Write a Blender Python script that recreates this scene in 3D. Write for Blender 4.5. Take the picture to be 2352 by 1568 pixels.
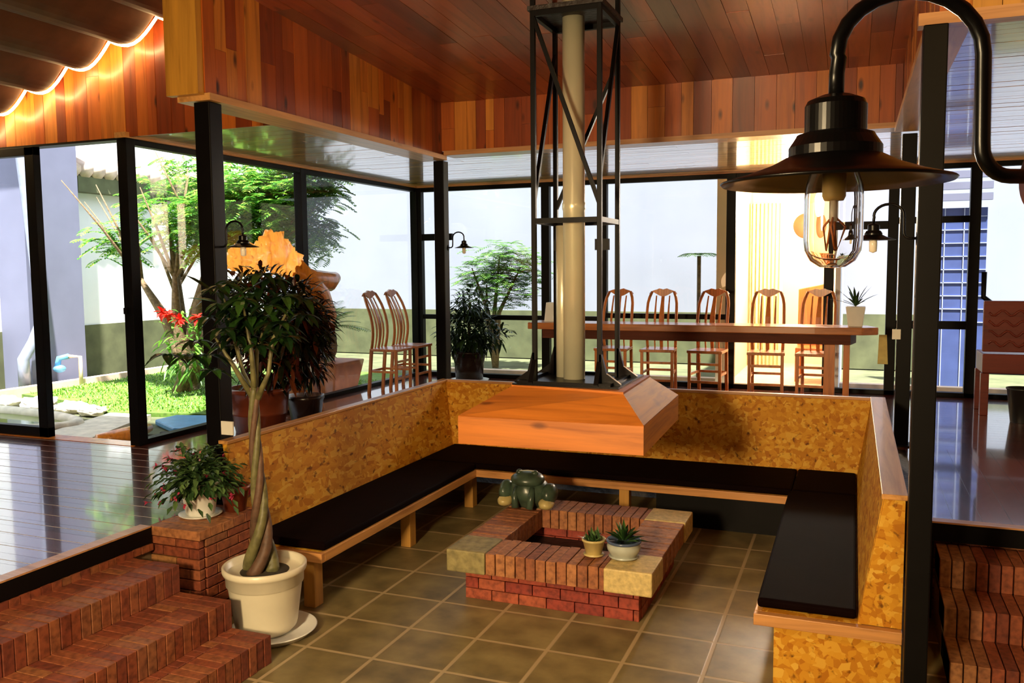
import bpy, math, random
from mathutils import Vector, Matrix, noise
R=math.radians
scene=bpy.context.scene
for o in list(bpy.data.objects): bpy.data.objects.remove(o)
COL=scene.collection

# ---------------------------------------------------------------- camera
cam_d=bpy.data.cameras.new('camera'); cam=bpy.data.objects.new('camera',cam_d); COL.objects.link(cam)
scene.camera=cam
YAW,PITCH,ROLL,FPX=R(21.645),R(4.90),R(-0.4956),1978.0
fw=Vector((-math.sin(YAW)*math.cos(PITCH),math.cos(YAW)*math.cos(PITCH),-math.sin(PITCH)))
rt=Vector((math.cos(YAW),math.sin(YAW),0)); up=rt.cross(fw)
rt2=rt*math.cos(ROLL)+up*math.sin(ROLL); up2=-rt*math.sin(ROLL)+up*math.cos(ROLL)
m=Matrix((( rt2.x,up2.x,-fw.x,0),(rt2.y,up2.y,-fw.y,0),(rt2.z,up2.z,-fw.z,2.3),(0,0,0,1)))
cam.matrix_world=m
cam_d.sensor_width=36; cam_d.lens=FPX/2352*36; cam_d.clip_start=.05; cam_d.clip_end=200

# ---------------------------------------------------------------- world, sun, added lights
w=bpy.data.worlds.new('sky'); scene.world=w; w.use_nodes=True
bg=w.node_tree.nodes['Background']; bg.inputs[0].default_value=(.80,.90,1,1); bg.inputs[1].default_value=2.3
sd=bpy.data.lights.new('sun','SUN'); sd.energy=25; sd.angle=R(1.5); sd.color=(1,.95,.86)
sun=bpy.data.objects.new('sun',sd); COL.objects.link(sun); sun.rotation_euler=Vector((.20,-.30,.93)).to_track_quat('Z','Y').to_euler()
def area(name,loc,target,size,power,color,spread=180):
    d=bpy.data.lights.new(name,'AREA'); d.shape='DISK'; d.size=size; d.energy=power; d.color=color; d.spread=R(spread)
    o=bpy.data.objects.new(name,d); COL.objects.link(o); o.location=loc
    o.rotation_euler=(Vector(target)-Vector(loc)).to_track_quat('-Z','Y').to_euler(); return o
# warm lights with unseen sources, added behind and beside the camera
area('unseen_warm_light',(-2.0,-1.2,2.5),(-1.3,6.0,.9),.6,180,(1,.74,.40),120)
area('unseen_warm_light',(-2.2,1.6,3.4),(-1.9,4.6,.0),.5,20,(1,.80,.50),110)  # overhead fill added for the near pit floor
area('unseen_warm_light',(1.5,1.6,4.0),(1.6,4.75,3.9),.3,30,(1,.62,.22))
area('unseen_warm_light',(-2.6,2.2,1.9),(-2.0,5.6,4.2),.8,14,(1,.60,.32),150)  # fill aimed upwards, added to brighten the plank ceiling
scene.view_settings.view_transform='Standard'; scene.view_settings.look='None'
scene.view_settings.exposure=0.0; scene.view_settings.gamma=1; scene.view_settings.use_curve_mapping=False

# ---------------------------------------------------------------- mesh helpers
class MB:
    def __init__(s): s.v=[]; s.f=[]
    def add(s,vs,fs):
        n=len(s.v); s.v+= [tuple(v) for v in vs]; s.f+=[tuple(i+n for i in f) for f in fs]; return s
    def box(s,x0,x1,y0,y1,z0,z1):
        return s.add([(x0,y0,z0),(x1,y0,z0),(x1,y1,z0),(x0,y1,z0),(x0,y0,z1),(x1,y0,z1),(x1,y1,z1),(x0,y1,z1)],
            [(0,3,2,1),(4,5,6,7),(0,1,5,4),(1,2,6,5),(2,3,7,6),(3,0,4,7)])
    def hexa(s,p): return s.add(p,[(0,3,2,1),(4,5,6,7),(0,1,5,4),(1,2,6,5),(2,3,7,6),(3,0,4,7)])
    def prism(s,poly,axis,a,b):
        n=len(poly)
        def P(q,t):
            return {'x':(t,q[0],q[1]),'y':(q[0],t,q[1]),'z':(q[0],q[1],t)}[axis]
        vs=[P(q,a) for q in poly]+[P(q,b) for q in poly]
        return s.add(vs,[tuple(range(n)),tuple(range(2*n-1,n-1,-1))]+[(i,i+n,(i+1)%n+n,(i+1)%n) for i in range(n)])
    def bar(s,p0,p1,w,d=None,upv=(0,0,1)):
        d=d or w; p0=Vector(p0);p1=Vector(p1); t=(p1-p0).normalized(); u=Vector(upv)
        if abs(t.dot(u))>.98: u=Vector((0,1,0))
        a=t.cross(u).normalized(); b=a.cross(t).normalized(); vs=[]
        for p in (p0,p1):
            for i,j in ((-1,-1),(1,-1),(1,1),(-1,1)): vs.append(p+a*w/2*i+b*d/2*j)
        return s.add(vs,[(0,3,2,1),(4,5,6,7),(0,1,5,4),(1,2,6,5),(2,3,7,6),(3,0,4,7)])
    def tube(s,path,r,n=8,cap=True):
        path=[Vector(p) for p in path]; k=len(path); rs=r if isinstance(r,(list,tuple)) else [r]*k
        vs=[]; a=None
        for i,p in enumerate(path):
            t=(path[min(i+1,k-1)]-path[max(i-1,0)]).normalized()
            if a is None:
                a=t.cross(Vector((0,0,1)))
                if a.length<.1: a=t.cross(Vector((1,0,0)))
            a=(a-t*a.dot(t)).normalized(); b=t.cross(a)
            for j in range(n):
                an=2*math.pi*j/n; vs.append(p+(a*math.cos(an)+b*math.sin(an))*rs[i])
        fs=[(i*n+j,i*n+(j+1)%n,(i+1)*n+(j+1)%n,(i+1)*n+j) for i in range(k-1) for j in range(n)]
        if cap: fs+=[tuple(range(n-1,-1,-1)),tuple(range((k-1)*n,k*n))]
        return s.add(vs,fs)
    def lathe(s,prof,c=(0,0,0),n=28,sx=1,sy=1):
        vs=[];k=len(prof)
        for (r,z) in prof:
            for j in range(n):
                an=2*math.pi*j/n; vs.append((c[0]+r*sx*math.cos(an),c[1]+r*sy*math.sin(an),c[2]+z))
        fs=[(i*n+j,i*n+(j+1)%n,(i+1)*n+(j+1)%n,(i+1)*n+j) for i in range(k-1) for j in range(n)]
        if prof[0][0]>1e-4: fs.append(tuple(range(n-1,-1,-1)))
        if prof[-1][0]>1e-4: fs.append(tuple(range((k-1)*n,k*n)))
        return s.add(vs,fs)
    def shell(s,prof,c=(0,0,0),n=28):      # open lathe, no caps
        vs=[];k=len(prof)
        for (r,z) in prof:
            for j in range(n):
                an=2*math.pi*j/n; vs.append((c[0]+r*math.cos(an),c[1]+r*math.sin(an),c[2]+z))
        return s.add(vs,[(i*n+j,i*n+(j+1)%n,(i+1)*n+(j+1)%n,(i+1)*n+j) for i in range(k-1) for j in range(n)])
    def blob(s,c,r,seed=0,amp=.1,n=16,mk=10,fr=1.6):
        vs=[];c=Vector(c);r=Vector(r)
        for i in range(mk+1):
            th=math.pi*i/mk
            for j in range(n):
                an=2*math.pi*j/n; d=Vector((math.sin(th)*math.cos(an),math.sin(th)*math.sin(an),math.cos(th)))
                q=1+amp*noise.noise(d*fr+Vector((seed*7.3,seed*3.1,0)))
                vs.append(c+Vector((d.x*r.x,d.y*r.y,d.z*r.z))*q)
        return s.add(vs,[(i*n+j,(i+1)*n+j,(i+1)*n+(j+1)%n,i*n+(j+1)%n) for i in range(mk) for j in range(n)])
    def leaf(s,p,d,L,W,droop=.3,n=3,upv=None,fold=.15):
        p=Vector(p); d=Vector(d).normalized(); u=Vector(upv) if upv else Vector((0,0,1))
        side=d.cross(u)
        if side.length<.05: side=Vector((1,0,0))
        side.normalize(); u2=side.cross(d).normalized()
        vs=[];fs=[]
        for i in range(n+1):
            t=i/n; c=p+d*L*t-Vector((0,0,1))*droop*L*t*t
            wd=W/2*math.sin(math.pi*min(1,(.08+.92*t)))**.75 if t<1 else 0
            if i==n: vs.append(c)
            else: vs+= [c-side*wd+u2*wd*fold*2,c,c+side*wd+u2*wd*fold*2]
        for i in range(n-1):
            a=3*i; fs+=[(a,a+1,a+4,a+3),(a+1,a+2,a+5,a+4)]
        a=3*(n-1); e=3*n; fs+=[(a,a+1,e),(a+1,a+2,e)]
        return s.add(vs,fs)
    def build(s,name,mat,parent=None,smooth=False,bevel=0,local=False,solid=0,segs=2):
        off=Vector(parent.location) if (parent and not local) else Vector((0,0,0))
        me=bpy.data.meshes.new(name); me.from_pydata([tuple(Vector(v)-off) for v in s.v],[],s.f); me.update()
        me.materials.append(mat)
        if smooth: me.shade_smooth()
        o=bpy.data.objects.new(name,me); COL.objects.link(o)
        if parent: o.parent=parent
        if solid: md=o.modifiers.new('s','SOLIDIFY'); md.thickness=solid; md.offset=0
        if bevel: md=o.modifiers.new('b','BEVEL'); md.width=bevel; md.segments=segs; md.limit_method='ANGLE'
        return o
def tag(o,label=None,cat=None,group=None,kind=None):
    if label: o['label']=label
    if cat: o['category']=cat
    if group: o['group']=group
    if kind: o['kind']=kind
    return o
def thing(name,label,cat,loc=(0,0,0),rz=0,group=None):
    o=bpy.data.objects.new(name,None); COL.objects.link(o); o.location=loc; o.rotation_euler=(0,0,rz); o.empty_display_size=.1
    return tag(o,label,cat,group)
def struct(mb,name,mat,label,cat,**k):
    return tag(mb.build(name,mat,**k),label,cat,None,'structure')
def dup(root,loc,rz=None,label=None,scale=None):
    r=root.copy(); COL.objects.link(r); r.location=loc
    if rz is not None: r.rotation_euler=(0,0,rz)
    if label: r['label']=label
    if scale: r.scale=(scale,)*3
    for ch in list(root.children):
        c=ch.copy(); COL.objects.link(c); c.parent=r
        for g in list(ch.children):
            e=g.copy(); COL.objects.link(e); e.parent=c
    return r

# ---------------------------------------------------------------- materials
def newmat(name):
    m=bpy.data.materials.new(name); m.use_nodes=True; nt=m.node_tree; b=nt.nodes['Principled BSDF']; return m,nt,b
def N(nt,t,**k):
    n=nt.nodes.new(t)
    for a,v in k.items(): setattr(n,a,v)
    return n
def srgb(r,g,b):
    f=lambda c:(c/255/12.92 if c/255<=.04045 else ((c/255+.055)/1.055)**2.4)
    return (f(r),f(g),f(b),1)
def plain(name,c,rough=.5,metal=0,spec=.5,noise_amt=.12,nscale=12,coat=0,bump=0):
    m,nt,b=newmat(name); L=nt.links
    tc=N(nt,'ShaderNodeTexCoord'); nz=N(nt,'ShaderNodeTexNoise'); nz.inputs['Scale'].default_value=nscale; nz.inputs['Detail'].default_value=4
    L.new(tc.outputs['Object'],nz.inputs['Vector'])
    rp=N(nt,'ShaderNodeValToRGB'); rp.color_ramp.elements[0].position=.3; rp.color_ramp.elements[1].position=.7
    rp.color_ramp.elements[0].color=tuple(x*(1-noise_amt) for x in c[:3])+(1,); rp.color_ramp.elements[1].color=tuple(min(1,x*(1+noise_amt)) for x in c[:3])+(1,)
    L.new(nz.outputs['Fac'],rp.inputs[0]); L.new(rp.outputs[0],b.inputs['Base Color'])
    b.inputs['Roughness'].default_value=rough; b.inputs['Metallic'].default_value=metal; b.inputs['Specular IOR Level'].default_value=spec
    b.inputs['Coat Weight'].default_value=coat
    if bump:
        bp=N(nt,'ShaderNodeBump'); bp.inputs['Strength'].default_value=bump; bp.inputs['Distance'].default_value=.02
        L.new(nz.outputs['Fac'],bp.inputs['Height']); L.new(bp.outputs[0],b.inputs['Normal'])
    return m
def ramp(nt,cols):
    rp=N(nt,'ShaderNodeValToRGB'); e=rp.color_ramp.elements
    while len(e)<len(cols): e.new(.5)
    for i,(p,c) in enumerate(cols): e[i].position=p; e[i].color=c
    return rp
def wood(name,cols,axis=2,rough=.4,coat=0,coatr=.1,grain=1.0,knots=.6,tint=None,spec=.5):
    """cols: ramp over plank-to-plank variation; grain runs along `axis`"""
    m,nt,b=newmat(name); L=nt.links
    tc=N(nt,'ShaderNodeTexCoord'); geo=N(nt,'ShaderNodeNewGeometry')
    sc=N(nt,'ShaderNodeVectorMath',operation='SCALE'); sc.inputs[0].default_value=(13.1,7.7,9.3); L.new(geo.outputs['Random Per Island'],sc.inputs['Scale'])
    ad=N(nt,'ShaderNodeVectorMath',operation='ADD'); L.new(tc.outputs['Object'],ad.inputs[0]); L.new(sc.outputs[0],ad.inputs[1])
    mp=N(nt,'ShaderNodeMapping'); s=[14*grain]*3; s[axis]=.9*grain; mp.inputs['Scale'].default_value=s; L.new(ad.outputs[0],mp.inputs['Vector'])
    nz=N(nt,'ShaderNodeTexNoise'); nz.inputs['Scale'].default_value=1; nz.inputs['Detail'].default_value=5; nz.inputs['Roughness'].default_value=.6; nz.inputs['Distortion'].default_value=.6
    L.new(mp.outputs[0],nz.inputs['Vector'])
    rp=ramp(nt,cols); L.new(geo.outputs['Random Per Island'],rp.inputs[0])
    g=ramp(nt,[(.3,(.50,.42,.36,1)),(.5,(.9,.9,.9,1)),(.72,(1.15,1.15,1.1,1))]); L.new(nz.outputs['Fac'],g.inputs[0])
    mx=N(nt,'ShaderNodeMix',data_type='RGBA',blend_type='MULTIPLY'); mx.inputs[0].default_value=.85
    L.new(rp.outputs[0],mx.inputs[6]); L.new(g.outputs[0],mx.inputs[7])
    # knots
    mp2=N(nt,'ShaderNodeMapping'); s=[5.5]*3; s[axis]=2.2; mp2.inputs['Scale'].default_value=s; L.new(ad.outputs[0],mp2.inputs['Vector'])
    vo=N(nt,'ShaderNodeTexVoronoi'); vo.inputs['Scale'].default_value=1; L.new(mp2.outputs[0],vo.inputs['Vector'])
    kr=ramp(nt,[(.06,(knots,)*3+(1,)),(.16,(0,0,0,1))]); L.new(vo.outputs['Distance'],kr.inputs[0])
    mk=N(nt,'ShaderNodeMix',data_type='RGBA'); L.new(kr.outputs[0],mk.inputs[0]); L.new(mx.outputs[2],mk.inputs[6]); mk.inputs[7].default_value=tuple(x*.25 for x in cols[0][1][:3])+(1,)
    L.new(mk.outputs[2],b.inputs['Base Color'])
    b.inputs['Roughness'].default_value=rough; b.inputs['Coat Weight'].default_value=coat; b.inputs['Coat Roughness'].default_value=coatr; b.inputs['Coat IOR'].default_value=2.0 if coat>=1 else 1.5; b.inputs['Specular IOR Level'].default_value=spec
    bp=N(nt,'ShaderNodeBump'); bp.inputs['Strength'].default_value=.15; bp.inputs['Distance'].default_value=.004
    L.new(nz.outputs['Fac'],bp.inputs['Height']); L.new(bp.outputs[0],b.inputs['Normal'])
    return m
def osb_mat(name,k=1.0):
    m,nt,b=newmat(name); L=nt.links
    tc=N(nt,'ShaderNodeTexCoord'); last=None; lastd=None
    nz=N(nt,'ShaderNodeTexNoise'); nz.inputs['Scale'].default_value=6; L.new(tc.outputs['Object'],nz.inputs['Vector'])
    dm=N(nt,'ShaderNodeMix',data_type='RGBA',blend_type='LINEAR_LIGHT'); dm.inputs[0].default_value=.03; L.new(tc.outputs['Object'],dm.inputs[6]); L.new(nz.outputs['Color'],dm.inputs[7])
    cols=[srgb(172,106,22),srgb(192,130,32),srgb(204,146,40),srgb(216,168,66)]
    for i,(rx,off) in enumerate(((20,0),(75,3.1),(-40,7.7))):
        mp=N(nt,'ShaderNodeMapping'); mp.inputs['Rotation'].default_value=(R(rx),R(rx*.9),R(rx*.5)); mp.inputs['Location'].default_value=(off,off*1.3,off*.7)
        mp.inputs['Scale'].default_value=(30,8,30) if i!=1 else (8,30,22); L.new(dm.outputs[2],mp.inputs['Vector'])
        vo=N(nt,'ShaderNodeTexVoronoi'); vo.inputs['Scale'].default_value=1; L.new(mp.outputs[0],vo.inputs['Vector'])
        sp=N(nt,'ShaderNodeSeparateColor'); L.new(vo.outputs['Color'],sp.inputs[0])
        rp=ramp(nt,[(.0,cols[0]),(.35,cols[1]),(.7,cols[2]),(1,cols[3])]); L.new(sp.outputs[0],rp.inputs[0])
        if last is None: last=rp.outputs[0]
        else:
            st=N(nt,'ShaderNodeMath',operation='GREATER_THAN'); st.inputs[1].default_value=.6; L.new(sp.outputs[1],st.inputs[0])
            mx=N(nt,'ShaderNodeMix',data_type='RGBA'); L.new(st.outputs[0],mx.inputs[0]); L.new(last,mx.inputs[6]); L.new(rp.outputs[0],mx.inputs[7]); last=mx.outputs[2]
    # dark flecks
    mp=N(nt,'ShaderNodeMapping'); mp.inputs['Scale'].default_value=(13,7,11); mp.inputs['Rotation'].default_value=(R(30),R(25),R(10)); L.new(dm.outputs[2],mp.inputs['Vector'])
    n2=N(nt,'ShaderNodeTexNoise'); n2.inputs['Scale'].default_value=1.6; n2.inputs['Detail'].default_value=3; L.new(mp.outputs[0],n2.inputs['Vector'])
    kr=ramp(nt,[(.61,(0,0,0,1)),(.70,(.85,.85,.85,1))]); L.new(n2.outputs['Fac'],kr.inputs[0])
    mk=N(nt,'ShaderNodeMix',data_type='RGBA'); L.new(kr.outputs[0],mk.inputs[0]); L.new(last,mk.inputs[6]); mk.inputs[7].default_value=srgb(84,40,10)
    L.new(mk.outputs[2],b.inputs['Base Color']); b.inputs['Roughness'].default_value=.6; b.inputs['Specular IOR Level'].default_value=.15
    return m
def brick_mat(name,cols,nscale=30):
    m,nt,b=newmat(name); L=nt.links
    tc=N(nt,'ShaderNodeTexCoord'); geo=N(nt,'ShaderNodeNewGeometry')
    rp=ramp(nt,cols); L.new(geo.outputs['Random Per Island'],rp.inputs[0])
    nz=N(nt,'ShaderNodeTexNoise'); nz.inputs['Scale'].default_value=nscale; nz.inputs['Detail'].default_value=6; L.new(tc.outputs['Object'],nz.inputs['Vector'])
    g=ramp(nt,[(.3,(.45,.40,.38,1)),(.55,(1,1,1,1)),(.75,(1.25,1.25,1.2,1))]); L.new(nz.outputs['Fac'],g.inputs[0])
    mx=N(nt,'ShaderNodeMix',data_type='RGBA',blend_type='MULTIPLY'); mx.inputs[0].default_value=.9; L.new(rp.outputs[0],mx.inputs[6]); L.new(g.outputs[0],mx.inputs[7])
    L.new(mx.outputs[2],b.inputs['Base Color']); b.inputs['Roughness'].default_value=.62
    bp=N(nt,'ShaderNodeBump'); bp.inputs['Strength'].default_value=.4; bp.inputs['Distance'].default_value=.006; L.new(nz.outputs['Fac'],bp.inputs['Height']); L.new(bp.outputs[0],b.inputs['Normal'])
    return m
def leaf_mat(name,cols,trans=.35,rough=.45):
    m,nt,b=newmat(name); L=nt.links
    geo=N(nt,'ShaderNodeNewGeometry'); rp=ramp(nt,cols); L.new(geo.outputs['Random Per Island'],rp.inputs[0])
    L.new(rp.outputs[0],b.inputs['Base Color']); b.inputs['Roughness'].default_value=rough
    t=N(nt,'ShaderNodeBsdfTranslucent'); L.new(rp.outputs[0],t.inputs[0])
    mx=N(nt,'ShaderNodeMixShader'); mx.inputs[0].default_value=trans; L.new(b.outputs[0],mx.inputs[1]); L.new(t.outputs[0],mx.inputs[2])
    L.new(mx.outputs[0],nt.nodes['Material Output'].inputs[0]); return m
def tile_mat():
    m,nt,b=newmat('floor_tiles'); L=nt.links
    tc=N(nt,'ShaderNodeTexCoord'); mp=N(nt,'ShaderNodeMapping'); S=.465
    mp.inputs['Location'].default_value=(2.60/S,-4.73/S,0); mp.inputs['Scale'].default_value=(1/S,1/S,1/S); L.new(tc.outputs['Object'],mp.inputs['Vector'])
    fr=N(nt,'ShaderNodeVectorMath',operation='FRACTION'); L.new(mp.outputs[0],fr.inputs[0])
    sub=N(nt,'ShaderNodeVectorMath',operation='SUBTRACT'); sub.inputs[1].default_value=(.5,.5,.5); L.new(fr.outputs[0],sub.inputs[0])
    ab=N(nt,'ShaderNodeVectorMath',operation='ABSOLUTE'); L.new(sub.outputs[0],ab.inputs[0])
    sx=N(nt,'ShaderNodeSeparateXYZ'); L.new(ab.outputs[0],sx.inputs[0])
    mxx=N(nt,'ShaderNodeMath',operation='MAXIMUM'); L.new(sx.outputs[0],mxx.inputs[0]); L.new(sx.outputs[1],mxx.inputs[1])
    gr=ramp(nt,[(.468,(0,0,0,1)),(.480,(1,1,1,1))]); L.new(mxx.outputs[0],gr.inputs[0])
    fl=N(nt,'ShaderNodeVectorMath',operation='FLOOR'); L.new(mp.outputs[0],fl.inputs[0])
    wn=N(nt,'ShaderNodeTexWhiteNoise',noise_dimensions='2D'); L.new(fl.outputs[0],wn.inputs['Vector'])
    nz=N(nt,'ShaderNodeTexNoise'); nz.inputs['Scale'].default_value=5; nz.inputs['Detail'].default_value=5; L.new(tc.outputs['Object'],nz.inputs['Vector'])
    c1=ramp(nt,[(.3,srgb(100,86,54)),(.5,srgb(124,108,70)),(.7,srgb(144,127,84))]); L.new(nz.outputs['Fac'],c1.inputs[0])
    c2=ramp(nt,[(0,(.85,.85,.82,1)),(1,(1.12,1.12,1.1,1))]); L.new(wn.outputs['Value'],c2.inputs[0])
    a=N(nt,'ShaderNodeMix',data_type='RGBA',blend_type='MULTIPLY'); a.inputs[0].default_value=1; L.new(c1.outputs[0],a.inputs[6]); L.new(c2.outputs[0],a.inputs[7])
    q=N(nt,'ShaderNodeMix',data_type='RGBA'); L.new(gr.outputs[0],q.inputs[0]); L.new(a.outputs[2],q.inputs[6]); q.inputs[7].default_value=srgb(172,150,112)
    L.new(q.outputs[2],b.inputs['Base Color']); b.inputs['Roughness'].default_value=.42
    inv=N(nt,'ShaderNodeMath',operation='SUBTRACT'); inv.inputs[0].default_value=1; L.new(gr.outputs[0],inv.inputs[1])
    bp=N(nt,'ShaderNodeBump'); bp.inputs['Strength'].default_value=.35; bp.inputs['Distance'].default_value=.004; L.new(inv.outputs[0],bp.inputs['Height']); L.new(bp.outputs[0],b.inputs['Normal'])
    return m
def glass_pane(name,tint=(.96,.98,.97,1),base=.0):
    m,nt,b=newmat(name); L=nt.links; nt.nodes.remove(b)
    t=N(nt,'ShaderNodeBsdfTransparent'); t.inputs[0].default_value=tint
    g=N(nt,'ShaderNodeBsdfGlossy'); g.inputs['Roughness'].default_value=.01
    f=N(nt,'ShaderNodeFresnel'); ge=N(nt,'ShaderNodeNewGeometry'); mr=N(nt,'ShaderNodeMapRange'); mr.inputs['To Min'].default_value=1.38; mr.inputs['To Max'].default_value=1/1.38
    L.new(ge.outputs['Backfacing'],mr.inputs['Value']); L.new(mr.outputs[0],f.inputs[0])
    mx=N(nt,'ShaderNodeMixShader'); L.new(f.outputs[0],mx.inputs[0]); L.new(t.outputs[0],mx.inputs[1]); L.new(g.outputs[0],mx.inputs[2])
    L.new(mx.outputs[0],nt.nodes['Material Output'].inputs[0]); return m
def emit(name,c,s):
    m,nt,b=newmat(name); b.inputs['Base Color'].default_value=c; b.inputs['Emission Color'].default_value=c; b.inputs['Emission Strength'].default_value=s; return m

M={}
M['black']=plain('black_steel',srgb(10,8,8),.45,.0,.14,.2,6)
M['blackgloss']=plain('black_painted_iron',srgb(7,6,6),.30,.0,.2,.2,6)
M['fascia']=wood('fascia_boards',[(0,srgb(118,44,14)),(.25,srgb(154,68,22)),(.5,srgb(180,88,28)),(.8,srgb(198,108,36)),(1,srgb(214,138,54))],2,.38,.2,.2,knots=1)
M['ceil']=wood('ceiling_boards',[(0,srgb(112,44,18)),(.5,srgb(150,66,28)),(.85,srgb(172,84,38)),(1,srgb(104,60,34))],1,.36,.5,.28)
M['corner']=wood('corner_board',[(0,srgb(198,140,50)),(1,srgb(206,148,56))],2,.4,.2)
M['trim']=wood('light_trim',[(0,srgb(196,142,92)),(1,srgb(206,152,104))],0,.4,.2,knots=.1)
M['soffit']=wood('varnished_soffit_boards',[(0,srgb(190,144,84)),(.5,srgb(204,160,98)),(1,srgb(214,174,114))],0,.30,1.0,.07,knots=.3)
M['floorwood']=wood('varnished_floor_boards',[(0,srgb(86,40,30)),(.5,srgb(98,46,34)),(1,srgb(108,54,40))],0,.22,1.0,.06,knots=.0)
M['floorwoodY']=wood('varnished_floor_boards_b',[(0,srgb(86,40,30)),(.5,srgb(98,46,34)),(1,srgb(108,54,40))],1,.22,1.0,.06,knots=.0)
M['groove']=plain('floor_joint',srgb(200,190,180),.5)
M['osb']=osb_mat('strand_board')
M['rail']=wood('bench_rail_wood',[(0,srgb(206,148,82)),(1,srgb(216,160,92))],1,.4,.2,knots=.3)
M['railx']=wood('bench_rail_wood_x',[(0,srgb(200,140,80)),(1,srgb(212,152,88))],0,.4,.2,knots=.3)
M['leg']=wood('bench_leg_wood',[(0,srgb(190,138,62)),(1,srgb(204,152,72))],2,.45,.1,knots=.3)
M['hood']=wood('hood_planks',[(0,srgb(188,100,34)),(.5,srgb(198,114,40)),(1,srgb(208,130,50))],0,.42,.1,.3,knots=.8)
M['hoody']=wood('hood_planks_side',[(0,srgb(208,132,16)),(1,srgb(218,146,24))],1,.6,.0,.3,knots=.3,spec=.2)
M['furn']=wood('chair_wood',[(0,srgb(196,112,52)),(1,srgb(210,132,68))],2,.35,.4,.15,knots=.1)
M['furnx']=wood('table_wood',[(0,srgb(182,110,58)),(1,srgb(196,126,72))],0,.32,.4,.15,knots=.4)
M['cushion']=plain('dark_brown_leather',srgb(14,4,3),.75,0,.03,.2,4,bump=.15)
M['tiles']=tile_mat()
M['brick']=brick_mat('red_brick',[(0,srgb(116,54,34)),(.4,srgb(138,68,40)),(.8,srgb(148,84,50)),(.9,srgb(162,112,64)),(1,srgb(120,50,42))])
M['bricktop']=brick_mat('hearth_cap_brick',[(0,srgb(136,78,48)),(.5,srgb(154,94,56)),(1,srgb(170,112,68))])
M['brickred']=brick_mat('hearth_base_brick',[(0,srgb(130,46,36)),(.5,srgb(150,58,42)),(1,srgb(168,84,54))])
M['mortar']=plain('mortar',srgb(118,98,72),.8,nscale=40)
M['stone']=plain('pale_stone_block',srgb(196,172,112),.6,nscale=30,noise_amt=.25,bump=.3)
M['stoneg']=plain('greenish_stone_block',srgb(138,126,82),.6,nscale=18,noise_amt=.35,bump=.3)
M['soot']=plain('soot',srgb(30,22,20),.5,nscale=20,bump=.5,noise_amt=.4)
M['white_wall']=plain('white_render',srgb(236,238,244),.8,nscale=2,noise_amt=.03)
M['grey_wall']=plain('lavender_grey_render',srgb(112,114,140),.7,nscale=2,noise_amt=.08)
M['concrete']=plain('weathered_concrete',srgb(88,92,64),.85,nscale=3,noise_amt=.3)
M['kerb']=plain('pinkish_kerb',srgb(226,196,176),.7,nscale=8)
M['grass']=leaf_mat('grass_blades',[(0,srgb(60,110,24)),(.5,srgb(92,146,36)),(1,srgb(150,184,60))],.3)
M['soil']=plain('soil',srgb(52,44,30),.9,nscale=14,noise_amt=.4)
M['lawn']=plain('lawn_ground',srgb(86,118,40),.9,nscale=20,noise_amt=.4)
M['pondw']=plain('pond_water',srgb(110,128,40),.06,nscale=3,noise_amt=.4)
M['paleston']=plain('pale_garden_stone',srgb(214,206,190),.7,nscale=8,noise_amt=.2,bump=.4)
M['chrome']=plain('polished_steel',srgb(214,208,178),.30,.35,nscale=3,noise_amt=.06)
M['white_pot']=plain('white_glazed_pot',srgb(226,218,192),.3,nscale=6,noise_amt=.05)
M['white_pot2']=plain('white_plastic_pot',srgb(230,230,224),.35,nscale=6,noise_amt=.05)
M['terra']=plain('terracotta',srgb(172,92,52),.6,nscale=10,noise_amt=.15)
M['brownpot']=plain('brown_glazed_pot',srgb(110,50,30),.3,nscale=8,noise_amt=.2)
M['darkpot']=plain('dark_glazed_pot',srgb(38,26,24),.25,nscale=8,noise_amt=.2)
M['bark']=plain('grey_brown_bark',srgb(118,96,70),.8,nscale=25,noise_amt=.4,bump=.6)
M['stemgreen']=plain('green_braided_stem',srgb(104,100,62),.5,nscale=18,noise_amt=.4,bump=.3)
M['stembrown']=plain('brown_stem',srgb(92,66,48),.6,nscale=18,noise_amt=.4,bump=.3)
M['frog']=plain('green_glaze',srgb(58,74,60),.3,nscale=12,noise_amt=.4)
M['cream']=plain('cream_glaze',srgb(190,170,110),.35,nscale=12,noise_amt=.15)
M['bluewhite']=plain('blue_white_porcelain',srgb(168,172,160),.25,nscale=10,noise_amt=.12)
M['bluerim']=plain('blue_rim',srgb(70,84,110),.25,nscale=10,noise_amt=.12)
M['leaf_dark']=leaf_mat('dark_leaves',[(0,srgb(16,34,14)),(.6,srgb(32,60,24)),(1,srgb(58,90,38))],.15,.4)
M['leaf_croton']=leaf_mat('dark_croton_leaves',[(0,srgb(18,22,14)),(.5,srgb(38,46,22)),(.8,srgb(70,26,24)),(1,srgb(120,60,30))],.15,.25)
M['leaf_money']=leaf_mat('money_tree_leaves',[(0,srgb(12,28,12)),(.6,srgb(24,48,20)),(1,srgb(50,84,30))],.15,.3)
M['leaf_cactus']=leaf_mat('holiday_cactus_leaves',[(0,srgb(36,64,32)),(.6,srgb(66,96,52)),(1,srgb(110,140,80))],.2,.35)
M['leaf_tree']=leaf_mat('sunlit_tree_leaves',[(0,srgb(60,120,46)),(.5,srgb(96,160,60)),(.8,srgb(150,196,76)),(1,srgb(206,224,110))],.5,.5)
M['leaf_pale']=leaf_mat('pale_feathery_leaves',[(0,srgb(60,104,48)),(.6,srgb(90,136,58)),(1,srgb(130,170,80))],.4,.5)
M['leaf_cycad']=leaf_mat('cycad_leaves',[(0,srgb(44,90,30)),(1,srgb(120,170,60))],.35,.4)
M['pink']=leaf_mat('pink_petals',[(0,srgb(190,40,80)),(1,srgb(226,80,120))],.3)
M['red']=leaf_mat('red_petals',[(0,srgb(200,20,14)),(1,srgb(230,50,30))],.3)
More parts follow.
